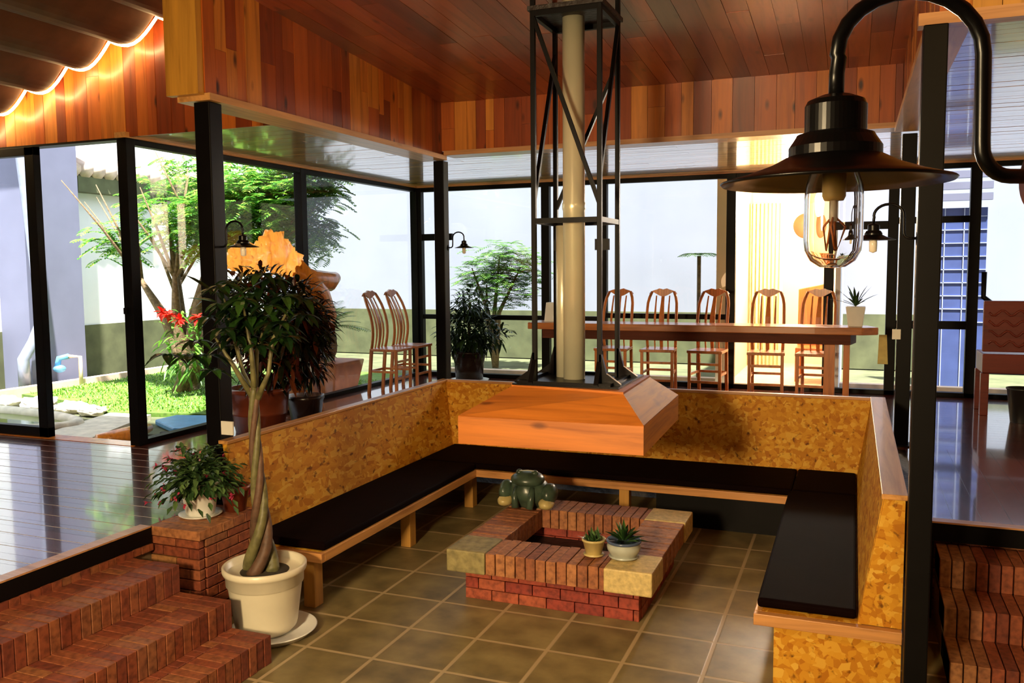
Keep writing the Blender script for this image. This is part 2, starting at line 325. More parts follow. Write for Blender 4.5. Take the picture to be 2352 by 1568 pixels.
M['orangewood']=wood('added_orange_shape',[(0,srgb(222,122,36)),(1,srgb(244,160,60))],2,.3,.5,knots=.5)
M['glass']=glass_pane('window_glass')
M['glowshape']=wood('added_orange_glow',[(0,srgb(232,140,50)),(1,srgb(250,180,80))],2,.3,.3,knots=.7)
_b=M['glowshape'].node_tree.nodes['Principled BSDF']; _b.inputs['Emission Color'].default_value=(1,.50,.14,1); _b.inputs['Emission Strength'].default_value=1.1; _nt=M['glowshape'].node_tree; _nt.links.new(_b.inputs['Base Color'].links[0].from_socket,_b.inputs['Emission Color'])  # emission imitates an orange reflection, no lamp inside
M['blue']=plain('blue_plastic',srgb(96,160,214),.4)
M['bluetile']=plain('blue_wall_tile',srgb(72,86,140),.35,nscale=3,noise_amt=.15)
M['tileline']=plain('pale_tile_joint',srgb(170,180,210),.6)
M['clay']=plain('brown_clay_roof_tile',srgb(96,60,38),.7,nscale=5,noise_amt=.25)
M['palclay']=plain('sunlit_roof_tile',srgb(214,190,176),.8,nscale=6,noise_amt=.25)
M['led']=emit('warm_led_strip',(1,.66,.28,1),60)
M['redwood']=wood('dark_red_carved_wood',[(0,srgb(110,34,20)),(1,srgb(130,48,28))],0,.45,.15,.2,knots=.6)
M['apron']=wood('dark_table_apron',[(0,srgb(88,40,22)),(1,srgb(96,46,26))],0,.6,.0,spec=.2)
M['bin']=plain('black_plastic',srgb(24,22,22),.4)
M['card']=plain('white_card',srgb(232,228,216),.6,noise_amt=.03)
M['yellowcard']=plain('pale_yellow_paper',srgb(206,196,120),.6)
M['warmwall']=plain('warm_cream_wall',srgb(246,226,180),.7,nscale=2,noise_amt=.04)
M['glow']=emit('lamp_glow',(1,.84,.55,1),9)
M['socket']=plain('lamp_socket_beige',srgb(190,160,90),.4)
M['bulbg']=plain('bulb_white',srgb(236,226,206),.25)
M['rust']=plain('rust_brown_plate',srgb(110,58,40),.5,nscale=20)
M['pipegrey']=plain('shiny_grey_pipe',srgb(140,146,170),.15)
jg,nt,b=newmat('clear_jar_glass'); b.inputs['Transmission Weight'].default_value=1; b.inputs['Roughness'].default_value=.0; b.inputs['IOR'].default_value=1.45; b.inputs['Base Color'].default_value=(1,.99,.97,1); M['jar']=jg
M['filament']=plain('copper_filament',srgb(190,110,50),.4)

rnd=random.Random(5)
F=.66; SO=3.53          # raised floor level, soffit level
XL,YB,YS,XR=-6.25,11.8,6.15,3.6
def ceil_z(y): return 4.04+.072*(8.4-y)

# ================================================================= SETTING
struct(MB().box(-4.2,XR,-3,8.35,-.1,0),'floor',M['tiles'],'sunken pit floor of square beige ceramic tiles with pale joints','floor')
def boards(x0,x1,y0,y1,z,axis,wd,mat,name,lab,cat,th=.03,lmin=1.2,lmax=2.6,gap=.002):
    mb=MB(); a=(y0 if axis==0 else x0); end=(y1 if axis==0 else x1)
    while a<end-1e-6:
        b=min(a+wd,end); l0,l1=(x0,x1) if axis==0 else (y0,y1); p=l0-rnd.uniform(0,lmax*.6)
        while p<l1:
            q=p+rnd.uniform(lmin,lmax); s,e=max(p,l0),min(q,l1)
            if e-s>.02:
                if axis==0: mb.box(s,e-gap/2,a,b-gap,z-th,z)
                else: mb.box(a,b-gap,s,e-gap/2,z-th,z)
            p=q
        a=b
    return struct(mb,name,mat,lab,cat)
boards(-9.6,-4.2,-3,YS+.02,F,0,.135,M['floorwood'],'floor_left','glossy reddish brown plank floor beside the brick steps, mirroring the garden','floor')
boards(XL+.02,-4.2,YS+.02,YB,F,0,.135,M['floorwood'],'floor_back_left','glossy brown plank floor between the left bench and the garden glazing','floor')
boards(-4.2,XR,8.42,YB,F,0,.135,M['floorwood'],'floor_back','glossy brown plank floor under the long table behind the pit','floor')
boards(.46,XR,6.06,8.42,F,1,.17,M['floorwoodY'],'floor_right','dark glossy plank floor to the right of the pit, boards running away','floor')
# thin pale sealed joints on the left floor
mb=MB()
for i in range(34): mb.box(-9.6,-4.27,-.2+i*.189,-.197+i*.189,F-.001,F+.0010)
struct(mb,'trim_18',M['groove'],'thin pale joints across the left plank floor','trim')
# retaining walls under raised floors
def brickwall(mb,axis,c,a0,a1,z0,z1,bl=.21,bh=.068,th=.05,sgn=1,gap=.008):
    z=z0;k=0
    while z<z1-.01:
        h=min(bh,z1-z)-gap; p=a0-(bl/2 if k%2 else 0)
        while p<a1:
            s,e=max(p,a0),min(p+bl,a1)-gap
            if e-s>.02:
                if axis=='x': mb.box(s,e,min(c,c+sgn*th),max(c,c+sgn*th),z,z+h)
                else: mb.box(min(c,c+sgn*th),max(c,c+sgn*th),s,e,z,z+h)
            p+=bl
        z+=bh;k+=1
    return mb
struct(MB().box(-4.4,-4.2,-3,8.62,-.1,F-.035),'wall_pit_left',M['mortar'],'retaining wall under the left raised floor','wall')
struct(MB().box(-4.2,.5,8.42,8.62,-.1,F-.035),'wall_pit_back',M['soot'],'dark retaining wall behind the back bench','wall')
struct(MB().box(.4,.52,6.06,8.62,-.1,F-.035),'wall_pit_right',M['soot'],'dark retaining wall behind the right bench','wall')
struct(brickwall(MB().box(.52,XR,6.12,6.3,-.1,F-.1),'x',6.12,.52,XR,0,F-.1,sgn=-1),'wall_pit_front_right',M['brick'],'brick riser wall below the right raised floor','wall')
struct(MB().box(-4.24,-4.17,-3,4.18,F-.105,F-.005),'trim_1',M['black'],'black steel edge beam along the left floor above the brick steps','trim')
struct(MB().box(.40,XR,6.0,6.07,F-.125,F-.005),'trim_2',M['black'],'black steel edge beam along the right raised floor','trim')
struct(MB().box(.40,XR,5.985,6.07,F-.005,F+.006),'trim_3',M['trim'],'thin pale nosing on the right floor edge','trim')
struct(MB().box(-4.26,-4.17,-3,4.18,F-.005,F+.005),'trim_4',M['trim'],'thin pale nosing on the left floor edge','trim')

# main sloping plank ceiling
mb=MB(); x=-4.12
while x<XR:
    p=-3-rnd.uniform(0,1.5)
    while p<8.42:
        q=p+rnd.uniform(1.0,2.2); s,e=max(p,-3),min(q,8.42); x1=x+.165; dz=rnd.uniform(0,.004)
        if e-s>.05: mb.hexa([(x,s,ceil_z(s)+dz),(x1,s,ceil_z(s)+dz),(x1,e-.004,ceil_z(e)+dz),(x,e-.004,ceil_z(e)+dz),(x,s,ceil_z(s)+.04),(x1,s,ceil_z(s)+.04),(x1,e-.004,ceil_z(e)+.04),(x,e-.004,ceil_z(e)+.04)])
        p=q
    x+=.168
struct(mb,'ceiling',M['ceil'],'sloping ceiling of dark reddish brown varnished planks above the pit','ceiling')
struct(MB().box(-9.8,XR+.1,-3.1,6.3,5.3,5.4).box(XL-.4,XR+.1,6.3,12.3,5.0,5.1).box(XL-.4,XL-.35,6.3,12.3,SO+.03,5.0).box(XL-.4,XR,12.25,12.3,SO+.1,5.0),'roof',M['clay'],'roof deck above the hall','roof')

def vplanks(axis,c,a0,a1,z0,ztop,wmin=.09,wmax=.2,th=.03,sgn=1):
    """vertical boards on plane `axis`=c, facing sgn"""
    mb=MB(); p=a0
    while p<a1-1e-6:
        q=min(p+rnd.uniform(wmin,wmax),a1)
        if a1-q<.05: q=a1
        o=rnd.uniform(0,.003); zt=[ztop(p),ztop(q)] if callable(ztop) else [ztop,ztop]
        cuts=[z0]
        if rnd.random()<.35: cuts.append(z0+(min(zt)-z0)*rnd.uniform(.35,.7))
        for i,zc in enumerate(cuts):
            last=i==len(cuts)-1; ta,tb=(zt if last else (cuts[i+1]-.002,)*2)
            if axis=='x':
                X0,X1=sorted((c+sgn*o,c-sgn*th)); mb.hexa([(X0,p,zc),(X1,p,zc),(X1,q-.003,zc),(X0,q-.003,zc),(X0,p,ta),(X1,p,ta),(X1,q-.003,tb),(X0,q-.003,tb)])
            else:
                Y0,Y1=sorted((c+sgn*o,c-sgn*th)); mb.hexa([(p,Y0,zc),(q-.003,Y0,zc),(q-.003,Y1,zc),(p,Y1,zc),(p,Y0,ta),(q-.003,Y0,tb),(q-.003,Y1,tb),(p,Y1,ta)])
        p=q
    return mb
FZ=3.50
struct(vplanks('x',-4.12,4.78,8.42,FZ,lambda y:ceil_z(y)+.02,sgn=1),'wall_left',M['fascia'],'hanging band of vertical knotty orange pine boards left of the pit','wall')
struct(vplanks('y',8.4,-4.12,.36,FZ+.04,lambda x:ceil_z(8.4)+.02,sgn=-1),'wall_back',M['fascia'],'hanging band of vertical pine boards at the back of the pit','wall')
struct(vplanks('x',.36,4.78,8.42,FZ,lambda y:ceil_z(y)+.02,sgn=-1),'wall_right',M['fascia'],'hanging band of vertical pine boards right of the pit','wall')
struct(vplanks('y',4.78,.50,XR,FZ+.0,lambda x:ceil_z(4.78)+.02,sgn=-1),'wall_front_right',M['corner'],'yellow lit pine band above the right raised floor','wall')
struct(vplanks('y',YS,-9.6,-4.3,SO-.01,lambda x:5.0,.09,.19,sgn=-1),'wall_front_left',M['fascia'],'knotty pine board wall above the garden doors, lit by the strip under the roof tiles','wall')
# outer skins of the hanging bands
mb=MB(); mb.box(-4.36,-4.33,4.78,8.62,SO-.02,4.3); mb.box(-4.36,.5,8.6,8.63,SO,4.2); mb.box(.47,.5,4.81,8.62,SO-.02,4.3)
struct(mb,'wall_band_outer',M['fascia'],'outer boards of the hanging band','wall')
struct(MB().box(-4.40,-4.125,4.72,4.775,FZ-.015,4.75),'trim_5',M['corner'],'broad yellowish corner board at the front end of the left band','trim')
mb=MB(); mb.box(-4.36,-4.08,4.78,8.44,FZ-.05,FZ-.002); struct(mb,'trim_6',M['rail'],'pale strip under the left hanging band','trim')
mb=MB(); mb.box(-4.08,.34,8.36,8.63,FZ-.01,FZ+.038); struct(mb,'trim_7',M['trim'],'pale strip under the back hanging band','trim')
mb=MB(); mb.box(.30,.5,4.78,8.36,FZ-.05,FZ-.002); struct(mb,'trim_8',M['rail'],'brown strip under the right hanging band','trim')
mb=MB(); mb.box(.26,XR,4.68,4.775,FZ-.06,FZ-.002); struct(mb,'trim_9',M['trim'],'pale beam under the yellow band on the right','trim')
# soffit ring of varnished boards
mb=MB()
def soff(x0,x1,y0,y1,z=SO,wd=.1):
    y=y0
    while y<y1-1e-6:
        b=min(y+wd,y1); p=x0-rnd.uniform(0,1)
        while p<x1:
            q=p+rnd.uniform(1.6,3); s,e=max(p,x0),min(q,x1)
            if e-s>.03: dz=rnd.uniform(0,.0025); mb.box(s,e-.002,y,b-.004,z+dz,z+.03)
            p=q
        y=b
soff(XL-.05,-4.37,YS+.05,8.65); soff(XL-.05,XR,8.65,YB+.05); soff(.51,XR,4.81,8.65)
struct(mb,'ceiling_soffit',M['soffit'],'low ceiling ring of narrow varnished boards reflecting the daylight','ceiling')

# black steel columns at the pit corners
def column(x,y,z0,z1,s,lab):
    t=thing('steel_column',lab,'column',(x,y,z0),group=None)
    MB().box(x-s/2,x+s/2,y-s/2,y+s/2,z0,z1).build('post',M['black'],t,bevel=.006)
    MB().box(x-s*.85,x+s*.85,y-s*.85,y+s*.85,z0,z0+.012).build('base_plate',M['black'],t,bevel=.002)
    return t
column(-4.17,4.86,F,3.445,.13,'black square steel column at the near end of the left bench')
column(-4.17,8.47,F,3.445,.12,'black square steel column at the back left corner of the pit')
column(.43,8.50,F,3.445,.12,'black square steel column at the back right corner of the pit')
column(.335,4.70,0,3.435,.108,'tall black steel column in front, at the near end of the right bench')

# ---- windows
def frame_post(mb,x,y,z0,z1,s=.09): mb.box(x-s/2,x+s/2,y-s/2,y+s/2,z0,z1)
def window(name,label): 
    o=bpy.data.objects.new(name,None); COL.objects.link(o); tag(o,label,'window',None,'structure'); return o
# window 1: left side glazing along the garden
w1=window('window_1','long garden glazing in black steel frames left of the pit')
mb=MB()
for y in (6.17,8.85,YB-.02): frame_post(mb,XL,y,F,SO-.02,.11)
mb.box(XL-.05,XL+.05,6.17,YB,SO-.075,SO-.02); mb.box(XL-.05,XL+.05,6.17,YB,F,F+.05)
mb.build('window_frame',M['black'],w1,bevel=.004)
MB().box(XL-.06,XL+.07,6.10,YB,SO-.02,SO+.03).build('head_trim',M['rail'],w1)
MB().box(XL-.004,XL+.004,6.22,8.8,F+.05,SO-.075).build('pane',M['glass'],w1)
MB().box(XL-.004,XL+.004,8.9,YB-.07,F+.05,SO-.075).build('pane',M['glass'],w1)
# window 2: back glazing
w2=window('window_2','back glazing in black steel frames behind the long table')
px=[XL+.06,-4.14,-3.29,-1.53,.44,1.34,XR-.05]
for a in px: 
    MB().box(a-.06,a+.06,YB-.05,YB+.05,F,SO-.02).build('mullion',M['black'],w2,bevel=.004)
mb=MB(); mb.box(XL,XR,YB-.04,YB+.04,SO-.08,SO-.02); mb.box(XL,-3.29,YB-.03,YB+.03,1.53,1.60); mb.box(-3.29,-1.53,YB-.03,YB+.03,1.58,1.65); mb.box(XL,XL+.62,YB-.03,YB+.03,2.72,2.82)
mb.box(.44,1.34,YB-.03,YB+.03,2.80,2.88); mb.box(.44,1.34,YB-.03,YB+.03,1.5,1.6); mb.box(-.3,.44,YB-.03,YB+.03,2.74,2.84); mb.box(XL,XR,YB-.05,YB+.05,F,F+.06)
mb.build('rail',M['black'],w2,bevel=.004)
MB().box(XL,XR,YB-.07,YB+.06,SO-.02,SO+.03).build('head_trim',M['trim'],w2)
for a,b in zip(px[:-1],px[1:]):
    if a==-1.53: continue        # open doorway to the bright room
    MB().box(a+.06,b-.06,YB-.004,YB+.004,F+.06,SO-.08).build('pane',M['glass'],w2)
MB().box(-.36,-.24,YB-.05,YB+.05,F,SO-.08).build('door_jamb',M['black'],w2,bevel=.004)
# doors in the front-left wall
d1=window('door_1','black framed sliding glass door leaf at the far left'); d1['category']='door'
mb=MB(); mb.box(-7.50,-7.38,YS-.02,YS+.06,F,3.50); mb.box(-9.6,-7.38,YS-.02,YS+.06,F,F+.10); mb.box(-9.6,-7.38,YS-.02,YS+.06,3.42,3.50); mb.box(-9.6,-9.5,YS-.02,YS+.06,F,3.5)
mb.build('door_frame',M['black'],d1,bevel=.004)
MB().box(-9.5,-7.5,YS+.015,YS+.025,F+.1,3.42).build('pane',M['glass'],d1)
struct(MB().box(-9.6,XL+.05,YS+.0,YS+.13,3.50,3.585),'trim_10',M['black'],'black steel head beam over the garden doors','trim')
struct(MB().box(-9.6,XL+.0,YS-.06,YS+.12,F-.03,F+.004),'trim_11',M['orangewood'],'thin wooden threshold under the garden doors','trim')
MBh=MB().box(-6.30,-6.26,YS-.05,YS-.0,1.9,1.96); tag(MBh.build('door_handle',M['black'],w1))
# rear & side walls of the hall behind the camera
struct(MB().box(-9.7,XR+.1,-3.1,-3,-.1,5.4),'wall_front',M['ceil'],'timber wall behind the photographer','wall')
struct(MB().box(XR,XR+.1,-3,YB,-.1,5.4),'wall_side_right',M['white_wall'],'white side wall on the right','wall')
struct(MB().box(-9.8,-9.7,-3,YS,-.1,5.4),'wall_side_left',M['white_wall'],'white side wall far left','wall')

# barrel tile roof over the left floor, seen from below
def barrel(cusps,y0,y1):
    mb=MB()
    for (x0,z0),(x1,z1) in zip(cusps[:-1],cusps[1:]):
        n=10; P=[]
        for i in range(n+1):
            t=i/n; xx=x0+(x1-x0)*t; zz=z0+(z1-z0)*t-.42*.29*math.sin(math.pi*t)*1.0-.0; P.append((xx,zz))
        for i in range(n):
            a,b=P[i],P[i+1]
            mb.add([(a[0],y0,a[1]),(b[0],y0,b[1]),(b[0],y1,b[1]),(a[0],y1,a[1]),(a[0],y0,a[1]+.03),(b[0],y0,b[1]+.03),(b[0],y1,b[1]+.03),(a[0],y1,a[1]+.03)],
                [(0,3,2,1),(4,5,6,7),(0,1,5,4),(1,2,6,5),(2,3,7,6),(3,0,4,7)])
    return mb
cus=[(-7.26-.53*k,4.01-.16*k) for k in range(4,0,-1)]+[(-7.26,4.01),(-6.73,4.17),(-6.21,4.34),(-5.66,4.49),(-5.12,4.65),(-4.58,4.80),(-4.04,4.96)]
struct(barrel(cus,-3,5.97),'ceiling_tiles',M['clay'],'underside of big brown barrel roof tiles at the upper left','ceiling')
# led strip along the tile ends
path=[]
for (x0,z0),(x1,z1) in zip(cus[:-1],cus[1:]):
    for i in range(8):
        t=i/8; path.append((x0+(x1-x0)*t,6.0,z0+(z1-z0)*t-.42*.29*math.sin(math.pi*t)-.004))
tag(MB().tube(path,.012,6).build('light_strip',M['led'],smooth=True),'glowing warm light strip along the scalloped roof tile ends','light strip')

# ================================================================= BRICK STEPS
def step_bricks(mb,axis,front,back,a0,a1,ztop,h=.17,wd=.066,sgn=1):
    p=a0
    while p<a1-.01:
        q=min(p+wd,a1)
        dz=rnd.uniform(-.0015,.0015); dx=rnd.uniform(-.003,.003)
        if axis=='y': X=sorted((front+dx*sgn,back)); mb.box(X[0],X[1],p,q-.004,ztop-h,ztop+dz)
        else: X=sorted((front+dx*sgn,back)); mb.box(p,q-.007,X[0],X[1],ztop-h,ztop+dz)
        p=q
st=thing('brick_steps','three red brick steps with bricks on edge, left foreground','steps',(-3.6,2,0))
MB().box(-4.19,-3.44,-1,4.0,0,.325).box(-4.19,-3.83,-1,4.0,.3,.495).box(-4.19,-3.16,-1,4.0,0,.155).build('core',M['mortar'],st)
for fr,bk,zt in ((-3.13,-3.42,.17),(-3.41,-3.80,.34),(-3.79,-4.16,.51)):
    mb=MB(); step_bricks(mb,'y',fr,fr-.20,-1,4.02,zt); step_bricks(mb,'y',fr-.205,bk-.02,-1,4.02,zt); mb.build('step',M['brick'],st,bevel=.003,segs=1)
mb=MB(); step_bricks(mb,'y',-4.155,-4.168,-1,4.18,.553,.043); mb.build('top_course',M['brick'],st)
pr=thing('brick_pier','red brick pier at the end of the left bench carrying the potted cactus','pier',(-4,4.4,0))
mb=MB(); brickwall(mb,'x',4.2,-4.2,-3.8,0,.60,sgn=1); brickwall(mb,'y',-3.8,4.26,4.77,0,.60,sgn=-1); mb.build('brickwork',M['brick'],pr,bevel=.003,segs=1)
MB().box(-4.19,-3.85,4.25,4.77,0,.60).build('core',M['mortar'],pr)
mb=MB(); step_bricks(mb,'y',-3.79,-4.2,4.19,4.78,.66,.06,.11); mb.build('cap',M['bricktop'],pr,bevel=.003,segs=1)
st=thing('brick_steps','dark red brick steps below the right floor, behind the tall black column','steps',(1.5,5.6,0))
MB().box(.53,XR-.03,5.4,6.05,0,.325).box(.53,XR-.03,5.05,5.5,0,.155).box(.53,XR-.03,5.75,6.05,.3,.50).build('core',M['mortar'],st)
for fr,bk,zt in ((5.0,5.4,.17),(5.36,5.72,.34),(5.70,6.06,.51)):
    mb=MB(); step_bricks(mb,'x',fr,bk,.53,XR-.03,zt,sgn=-1); mb.build('step',M['brick'],st,bevel=.003,segs=1)
for o in (st,): pass

# ================================================================= BENCHES
# left bench
b=thing('bench','left bench of the pit with strand board backrest and wooden legs','bench',(-3.6,6.4,0))
MB().box(-3.31,-3.27,4.79,7.30,.335,.40).build('front_rail',M['rail'],b,bevel=.004)
MB().box(-3.95,-3.27,4.75,4.79,.335,.40).build('end_rail',M['railx'],b,bevel=.004)
MB().box(-3.98,-3.31,4.79,8.1,.37,.40).build('seat_board',M['osb'],b)
for y in (4.84,6.20,7.46): MB().box(-3.45,-3.36,y-.05,y+.05,0,.37).build('leg',M['leg'],b,bevel=.004)
MB().hexa([(-3.94,4.77,.40),(-3.90,4.77,.40),(-3.90,8.22,.40),(-3.94,8.22,.40),(-4.08,4.77,1.09),(-4.04,4.77,1.09),(-4.04,8.27,1.09),(-4.08,8.27,1.09)]).build('backrest',M['osb'],b,bevel=.002)
MB().box(-4.105,-4.025,4.76,8.30,1.09,1.115).build('cap_rail',M['rail'],b,bevel=.004)
# back bench
b=thing('bench','back bench of the pit with long strand board backrest','bench',(-1.9,7.8,0))
MB().box(-3.31,-.43,7.30,7.34,.335,.40).build('front_rail',M['railx'],b,bevel=.004)
MB().box(-3.31,-.43,7.34,8.16,.37,.40).build('seat_board',M['osb'],b)
for x in (-1.86,): MB().box(x-.045,x+.045,7.36,7.45,0,.37).build('leg',M['leg'],b,bevel=.004)
MB().hexa([(-3.90,8.12,.40),(.06,8.12,.40),(.06,8.16,.40),(-3.90,8.16,.40),(-4.04,8.25,1.09),(.17,8.25,1.09),(.17,8.29,1.09),(-4.04,8.29,1.09)]).build('backrest',M['osb'],b,bevel=.002)
MB().box(-4.02,.16,8.24,8.31,1.09,1.115).build('cap_rail',M['trim'],b,bevel=.004)
MB().box(-1.60,.05,7.50,7.53,0,.368).build('skirt_board',M['black'],b)
# right bench
b=thing('bench','right bench of the pit with strand board end panel facing the camera','bench',(-.1,6.4,0))
MB().box(-.47,-.43,4.79,7.30,.335,.40).build('front_rail',M['rail'],b,bevel=.004)
MB().box(-.47,.275,4.74,4.79,.335,.40).build('end_rail',M['railx'],b,bevel=.004)
MB().box(-.43,.08,4.79,8.1,.37,.40).build('seat_board',M['osb'],b)
MB().box(-.365,.275,4.79,4.815,0,.37).build('end_panel',M['osb'],b)
MB().box(-.36,-.335,4.82,7.3,0,.37).build('side_panel',M['osb'],b)
MB().hexa([(.06,4.82,.40),(.10,4.82,.40),(.10,8.22,.40),(.06,8.22,.40),(.17,4.82,1.09),(.21,4.82,1.09),(.21,8.27,1.09),(.17,8.27,1.09)]).build('backrest',M['osb'],b,bevel=.002)
MB().prism([(.06,.40),(.275,.40),(.275,1.09),(.175,1.09)],'y',4.79,4.82).build('end_board',M['osb'],b,bevel=.002)
MB().box(.255,.275,4.82,8.3,.0,1.09).build('back_board',M['osb'],b)
MB().box(.16,.285,4.765,8.31,1.09,1.118).build('cap_rail',M['rail'],b,bevel=.004)
# cushions
def cushion(mb,lab): return tag(mb.build('seat_cushion',M['cushion'],bevel=.018,segs=3),lab,'cushion','dark leather seat cushions of the pit benches')
cushion(MB().box(-3.88,-3.28,4.80,7.31,.402,.46),'long dark brown leather cushion on the left bench')
cushion(MB().box(-3.88,-.44,7.32,8.10,.402,.46),'long dark brown leather cushion on the back bench')
cushion(MB().box(-.46,.055,4.83,7.31,.402,.455).box(-.43,.055,7.31,8.10,.402,.462),'wide dark brown leather cushion on the right bench')

# ================================================================= HEARTH
h=thing('brick_hearth','low square brick fire pit with stone corner blocks in the middle of the tiled floor','fireplace',(-1.85,5.92,0))
mb=MB(); X0,X1,Y0,Y1=-2.48,-1.24,5.33,6.50
for c,ax,a0,a1,sg in ((Y0,'x',X0,X1,1),(Y1,'x',X0,X1,-1),(X0,'y',Y0+.06,Y1-.06,1),(X1,'y',Y0+.06,Y1-.06,-1)): brickwall(mb,ax,c,a0,a1,0,.23,.20,.0767,.1,sg,.006)
mb.build('base',M['brickred'],h,bevel=.002,segs=1)
mb=MB()
def ring(a0,a1,f):
    p=a0
    while p<a1-.01:
        q=min(p+.072,a1); f(p,q-.006,rnd.uniform(-.003,.003)); p=q
ring(-2.27,-1.44,lambda p,q,d:mb.box(p,q,5.20+d,5.53,.23,.38+d)); ring(-2.27,-1.44,lambda p,q,d:mb.box(p,q,6.34,6.65+d,.23,.38+d))
ring(5.53,6.34,lambda p,q,d:mb.box(-2.55+d,-2.27,p,q,.23,.38+d)); ring(5.53,6.34,lambda p,q,d:mb.box(-1.44,-1.14+d,p,q,.23,.38+d))
mb.build('cap',M['bricktop'],h,bevel=.003,segs=1)
MB().box(-2.56,-2.275,5.19,5.53,.228,.383).build('corner_block',M['stoneg'],h,bevel=.01)
MB().box(-1.445,-1.13,5.185,5.53,.228,.385).build('corner_block',M['stone'],h,bevel=.01)
MB().box(-1.445,-1.13,6.34,6.66,.228,.385).build('corner_block',M['stone'],h,bevel=.01)
MB().box(-2.56,-2.275,6.34,6.66,.228,.383).build('corner_block',M['stoneg'],h,bevel=.01)
MB().box(-2.38,-1.34,5.43,6.40,.0,.14).build('ash_bed',M['soot'],h)
for i in range(14):
    MB().blob((-1.85+rnd.uniform(-.32,.32),5.9+rnd.uniform(-.28,.25),.16),(rnd.uniform(.03,.07),rnd.uniform(.03,.07),.035),i,.4,8,5).build('charcoal_piece',M['soot'],h)

# hood, flue and lattice tower
hd=thing('chimney_hood','orange wooden chimney hood hanging above the hearth','chimney hood',(-1.83,5.9,1.12))
lo=[(-2.46,5.20),(-1.20,5.24),(-1.24,6.60),(-2.46,6.60)]; tp=[(-2.22,5.58),(-1.38,5.44),(-1.41,6.36),(-2.22,6.33)]
def quadslab(pts,th=.02):
    pts=[Vector(p) for p in pts]; n=(pts[1]-pts[0]).cross(pts[3]-pts[0]).normalized()*th
    return MB().hexa(pts+[p+n for p in pts])
names=['front','right','back','left']
for i in range(4):
    a,b2=lo[i],lo[(i+1)%4]; c,d=tp[(i+1)%4],tp[i]
    quadslab([(a[0],a[1],1.31),(b2[0],b2[1],1.31),(c[0],c[1],1.47),(d[0],d[1],1.47)],-.02).build('sloping_panel',M['hood'] if i%2==0 else M['hoody'],hd)
    s=.02; cx,cy=-1.83,5.9
    a2=(a[0]+(s if a[0]<cx else -s),a[1]+(s if a[1]<cy else -s)); b3=(b2[0]+(s if b2[0]<cx else -s),b2[1]+(s if b2[1]<cy else -s))
    MB().hexa([(a[0],a[1],1.12),(b2[0],b2[1],1.12),(b3[0],b3[1],1.12),(a2[0],a2[1],1.12),(a[0],a[1],1.305),(b2[0],b2[1],1.305),(b3[0],b3[1],1.305),(a2[0],a2[1],1.305)]).build('side_board',M['hood'] if i%2==0 else M['hoody'],hd)
MB().hexa([(p[0],p[1],1.47) for p in tp]+[(p[0],p[1],1.485) for p in tp]).build('top_board',M['hood'],hd)
tw=thing('chimney_tower','tall black steel lattice tower around the flue, standing on the wooden hood','chimney tower',(-1.84,5.89,1.486))
TX=[(-2.07,5.65),(-1.60,5.65),(-1.60,6.12),(-2.07,6.12)]
TZ0,TZ1=1.486,4.21
for (x,y) in TX: MB().box(x-.016,x+.016,y-.016,y+.016,TZ0,TZ1).build('corner_bar',M['black'],tw,bevel=.002)
MB().box(-2.20,-1.44,5.54,6.28,TZ0,TZ0+.012).box(-2.17,-1.50,5.56,5.60,TZ0,TZ0+.03).box(-2.17,-1.50,6.18,6.22,TZ0,TZ0+.03).box(-2.17,-2.13,5.60,6.18,TZ0,TZ0+.03).box(-1.54,-1.50,5.60,6.18,TZ0,TZ0+.03).build('base_frame',M['blackgloss'],tw)
for (x,y) in TX:
    sx=-1 if x<-1.84 else 1; sy=-1 if y<5.9 else 1
    g=MB().prism([(x,TZ0+.005),(x+sx*.15,TZ0+.005),(x+sx*.15,TZ0+.02),(x+sx*.05,TZ0+.09),(x+sx*.016,TZ0+.22),(x,TZ0+.22)],'y',y-.016,y+.016)
    g.prism([(y,TZ0+.005),(y+sy*.10,TZ0+.005),(y+sy*.10,TZ0+.02),(y,TZ0+.20)],'x',x-.016,x+.016); g.build('gusset_foot',M['blackgloss'],tw)
for z,t in ((2.62,.035),(4.02,.05)):
    mb=MB()
    for i in range(4): a,c=TX[i],TX[(i+1)%4]; mb.bar((a[0],a[1],z),(c[0],c[1],z),.03,t)
    mb.build('ring',M['black'],tw)
def diag(i,j,z0,z1): return MB().bar((TX[i][0],TX[i][1],z0),(TX[j][0],TX[j][1],z1),.026,.026).build('diagonal_brace',M['black'],tw)
diag(1,0,2.72,4.0); diag(0,3,2.75,3.85); diag(3,2,2.72,3.75); diag(2,1,4.0,2.9)
for (x,y) in ((-1.99,6.0),(-1.68,6.0)): MB().box(x-.05,x+.05,y-.02,y+.02,2.42,2.5).build('clamp',M['black'],tw)
MB().box(-2.1,-1.57,5.62,6.15,4.03,4.06).build('collar_plate',M['soot'],tw)
fl=thing('flue_pipe','polished steel flue pipe rising inside the black tower','flue pipe',(-1.86,5.9,1.49))
prof=[(.078,0),(.078,1.2),(.083,1.21),(.083,1.25),(.078,1.26),(.078,2.7)]
MB().lathe(prof,(-1.86,5.9,1.499),40).build('pipe',M['chrome'],fl,smooth=True)
MB().lathe([(.05,0),(.05,1.1)],(-1.97,5.98,1.499),20).build('side_pipe',M['chrome'],fl,smooth=True)

